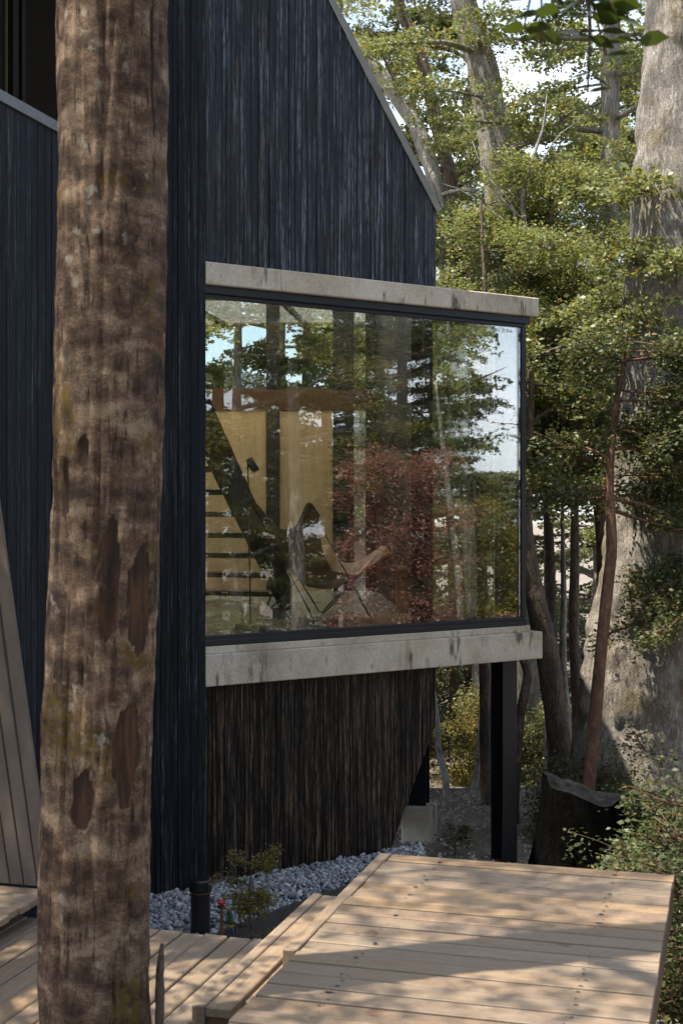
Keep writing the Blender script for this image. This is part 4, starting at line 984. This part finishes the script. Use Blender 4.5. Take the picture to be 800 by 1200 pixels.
# ------------------------------------------------------------------ deeper forest, trees mirrored in the glass, trees that shade the deck
def std_tree(name, label, cat, x, y, H, bark, leaf, seed, group, z0=.25, n=34, L=(1.2, 2.6), size=.055, leaves=55, r=.16, sprays=11, **k):
    z = ground_z(x, y); rnd = random.Random(seed); dx, dy = rnd.uniform(-.5, .5), rnd.uniform(-.5, .5)
    pth = [V(x, y, z-.15), V(x+dx*.3, y+dy*.3, z+H*.3), V(x+dx*.5, y+dy*.6, z+H*.6), V(x+dx, y+dy, z+H)]
    d = dict(n=n, z0=z+H*z0, z1=z+H*.98, L=L, sprays=sprays, leaves=leaves, size=size, spray=.7, droop=.15, taper=.65); d.update(k)
    return make_tree(name, label, cat, pth, [r*1.15, r*.85, r*.6, .03], bark, leaf, [d], seed, group, 10, .3)
deepA = std_tree('forest_tree', 'leafy forest tree deep behind the bay', 'tree', 4.6, 24, 12, 'grey_bark', 'leaf_beech', 81, 'deeper forest behind the house', .12, 56, (1.5, 3.4), .09, 75, .2)
deepB = std_tree('forest_tree', 'dark leafy forest tree deep behind the house', 'tree', 1.6, 25, 12.5, 'brown_bark', 'leaf_dark', 82, 'deeper forest behind the house', .06, 56, (1.5, 3.4), .09, 75, .2)
k = 0
for x, y, src, rz, sc in ((7.5, 21, deepB, 1.2, 1.0), (2.8, 30, deepA, 2.6, 1.0), (6.2, 31, deepB, .5, 1.1), (-1.2, 27, deepA, 4.0, .95), (9.8, 29, deepA, 5.1, 1.1), (-4.2, 24, deepA, 1.9, .8), (-2.6, 21, deepB, .9, .72), (.2, 21.5, deepA, 3.1, .62), (4.3, 37, deepB, 3.3, 1.15), (8.4, 40, deepA, .2, 1.2), (0.6, 38, deepB, 2.0, 1.1), (13.5, 36, deepB, 4.4, 1.1), (-1.5, 19.6, deepA, 2.2, .66), (-.5, 20.6, deepA, 5.6, .72), (-2.3, 18.4, deepA, 1.0, .60)):
    copy_tree(src, V(x, y, ground_z(x, y)-.15), rz, sc, 'dark leafy forest tree deep behind the house' if src is deepB else 'leafy forest tree deep behind the bay')
for i, (x, y) in enumerate(((1.0, 19.0), (2.6, 20.0), (4.0, 18.8), (5.4, 17.2), (-.6, 19.2), (-2.2, 18.2))):
    z = ground_z(x, y)
    make_tree('thicket_bush', 'green thicket bush on the shaded forest floor', 'bush', [V(x, y, z-.1), V(x, y, z+.7), V(x, y, z+1.8)], [.05, .035, .01], 'brown_bark', ('leaf_dark', 'leaf_beech')[i % 2],
        [dict(n=26, z0=z+.1, z1=z+1.9, L=(.8, 1.5), rise=(.0, .7), sprays=9, leaves=45, size=.055, spray=.5, droop=.2, tilt=.6, fluff=.06, taper=.3)], 90+i, 'thicket bushes behind the bay', 6)
def rp(px_, dist): q = refl(px_, dist); return q.x, q.y
GR = 'trees across the clearing mirrored in the glass'
mirA = std_tree('clearing_tree', 'slim pale trunked tree mirrored in the middle of the window', 'tree', *rp(362, 8.5), 9, 'pale_bark', 'leaf_gold', 101, GR, .38, 30, (1.0, 2.2), .06, 70, .11)
mirB = std_tree('clearing_tree', 'green leafy tree mirrored at the left of the window', 'tree', *rp(285, 11), 10, 'pale_bark', 'leaf_beech', 102, GR, .08, 50, (1.2, 2.8), .065, 75, .10)
mirC = std_tree('clearing_tree', 'tall dark tree mirrored right of the window centre', 'tree', *rp(475, 14.5), 13, 'brown_bark', 'leaf_dark', 103, GR, .06, 60, (1.3, 3.0), .07, 75, .13)
for i, (px_, dist, src, rz, sc, lab) in enumerate(((330, 17, mirC, 1.1, 1.0, 'dark tree mirrored behind the pale slim trunk'), (255, 16, mirC, 2.2, 1.05, 'dark tree mirrored at the left edge of the window'), (415, 19, mirB, 3.0, 1.2, 'leafy tree mirrored between the stair and the purple bush'), (535, 20, mirB, .4, .78, 'leafy tree mirrored below the open sky'), (395, 26, mirC, 4.2, 1.2, 'tall tree mirrored far across the clearing'), (300, 27, mirB, 5.2, 1.5, 'broad tree mirrored far across the clearing'), (460, 28, mirB, 1.6, 1.35, 'leafy tree mirrored beyond the purple bush'), (505, 24, mirC, .7, .95, 'dark tree mirrored beside the open sky'))):
    x, y = rp(px_, dist); copy_tree(src, V(x, y, ground_z(x, y)-.15), rz, sc, lab)
x, y = rp(478, 5.4); z = ground_z(x, y)
make_tree('purple_plum_tree', 'purple leaved bushy tree mirrored in the right half of the window', 'tree', [V(x, y, z-.1), V(x, y+.05, z+1.0), V(x+.05, y, z+2.2), V(x, y, z+3.4)], [.06, .05, .035, .012], 'brown_bark', 'leaf_purple',
    [dict(n=48, z0=z+.4, z1=z+3.7, L=(.6, 1.35), rise=(.2, 1.3), sprays=10, leaves=55, size=.04, spray=.4, droop=.15, tilt=1.1, fluff=.06, taper=.6)], 111, None, 8)
x, y = rp(548, 6.2); z = ground_z(x, y)
make_tree('purple_bush', 'low purple leaved bush mirrored near the window corner', 'bush', [V(x, y, z-.1), V(x, y, z+.6), V(x, y, z+1.4)], [.04, .03, .01], 'brown_bark', 'leaf_purple',
    [dict(n=30, z0=z+.2, z1=z+1.5, L=(.5, 1.1), rise=(.1, .9), sprays=9, leaves=50, size=.04, spray=.38, droop=.15, tilt=1.1, fluff=.06, taper=.4)], 112, None, 6)
x, y = rp(566, 8.2); z = ground_z(x, y)
make_tree('golden_bush', 'yellow green leafy bush mirrored below the bare yellow stem', 'bush', [V(x, y, z-.1), V(x, y, z+1.2), V(x, y, z+3.3)], [.05, .04, .012], 'brown_bark', 'leaf_gold',
    [dict(n=40, z0=z+.2, z1=z+3.0, L=(.7, 1.3), rise=(.1, .8), sprays=10, leaves=55, size=.045, spray=.42, droop=.15, tilt=1.1, fluff=.06, taper=.5)], 113, None, 6)
x, y = rp(556, 7.0); z = ground_z(x, y); sd_ = (refl(520, 7.0) - refl(580, 7.0)); sd_ = sd_.normalized()
setp(tube('bare_pole_tree', [V(x, y, z-.1), V(x + sd_.x*.1, y + sd_.y*.1, -1.2), V(x + sd_.x*.28, y + sd_.y*.28, .3), V(x + sd_.x*.45, y + sd_.y*.45, 1.6)], [.05, .045, .04, .015], M['pale_bark'], None, 8, .15, .1), 'bare pale yellow stem mirrored near the window corner', 'dead tree')
# far wooded shore beyond the open view
farT = std_tree('shore_tree', 'small distant tree on the far wooded slope mirrored by the window corner', 'tree', *rp(600, 55), 7, 'brown_bark', 'leaf_dark', 121, 'distant trees on the far slope', .05, 40, (1.5, 2.8), .12, 40, .2)
for i, (px_, dist) in enumerate(((612, 48), (588, 60), (575, 52), (560, 62), (625, 58), (640, 50), (606, 70), (545, 50))):
    x, y = rp(px_, dist); copy_tree(farT, V(x, y, ground_z(x, y)-.2), i*1.3, (.9, 1.15, 1.0)[i % 3], 'small distant tree on the far wooded slope mirrored by the window corner')
# trees left of the viewer: their crowns dapple the deck and the trunk
def shade_at(x, y, z): k = (z + 1.6)/to_sun.z; return x + to_sun.x*k, y + to_sun.y*k
GS = 'trees standing left of the deck outside the picture'
for i, (x, y, H, z0, n, sd) in enumerate(((-3.3, 3.1, 9.5, .50, 22, 131), (-2.4, .9, 9.0, .5, 24, 132), (-6.6, 5.2, 11, .4, 26, 133), (-3.1, 5.2, 9.6, .52, 34, 134))):
    std_tree('clearing_tree', ('broad crowned tree left of the lower deck', 'tree behind the viewer at the left', 'tall tree beyond the left wing of the house', 'slim tree beside the left wing of the house')[i], 'tree', x, y, H, 'grey_bark', 'leaf_beech', sd, GS, z0, n, (1.2, 2.6), .055, (34, 46, 46, 46)[i], .13, sprays=(8, 11, 11, 11)[i])

for x, y, src, rz, sc, lab in ((3.6, -4.5, mirC, .4, 1.0, 'unseen dark tree right behind the viewer'), (-1.6, -6.0, mirB, 1.7, 1.2, 'unseen leafy tree straight behind the viewer'), (7.2, -1.2, mirC, 2.9, 1.0, 'unseen dark tree right of the deck behind the viewer'), (11.5, -5.0, mirB, .9, 1.3, 'unseen leafy tree far right behind the viewer'), (-6.5, -4.0, mirC, 3.8, 1.0, 'unseen dark tree left behind the viewer'), (5.4, -9.5, mirC, 5.0, 1.2, 'unseen tall dark tree far behind the viewer')):
    copy_tree(src, V(x, y, ground_z(x, y)-.15), rz, sc, lab, 'unseen trees added behind the viewer')  # unseen trees added to block low sky light and darken the walls

# leaf litter on the ground
lt = Leaves(200)
n = 2600; xs = rng.uniform(-.6, 5, n); ys = rng.uniform(9.5, 18, n); ps = np.stack([xs, ys, [ground_z(a, b) + .012 for a, b in zip(xs, ys)]], 1)
an = rng.uniform(0, 6.28, n); lt.P.append(ps); lt.A.append(np.stack([np.cos(an), np.sin(an), np.zeros(n)], 1)); nn = np.stack([rng.normal(0, .2, n), rng.normal(0, .2, n), np.ones(n)], 1); lt.N.append(nn/np.linalg.norm(nn, axis=1)[:, None]); lt.S.append(rng.uniform(.02, .05, n))
setp(link('leaf_litter', lt.mesh('leaf_litter'), M['litter']), 'dry brown leaves scattered on the forest floor', 'leaf litter', None, 'stuff')
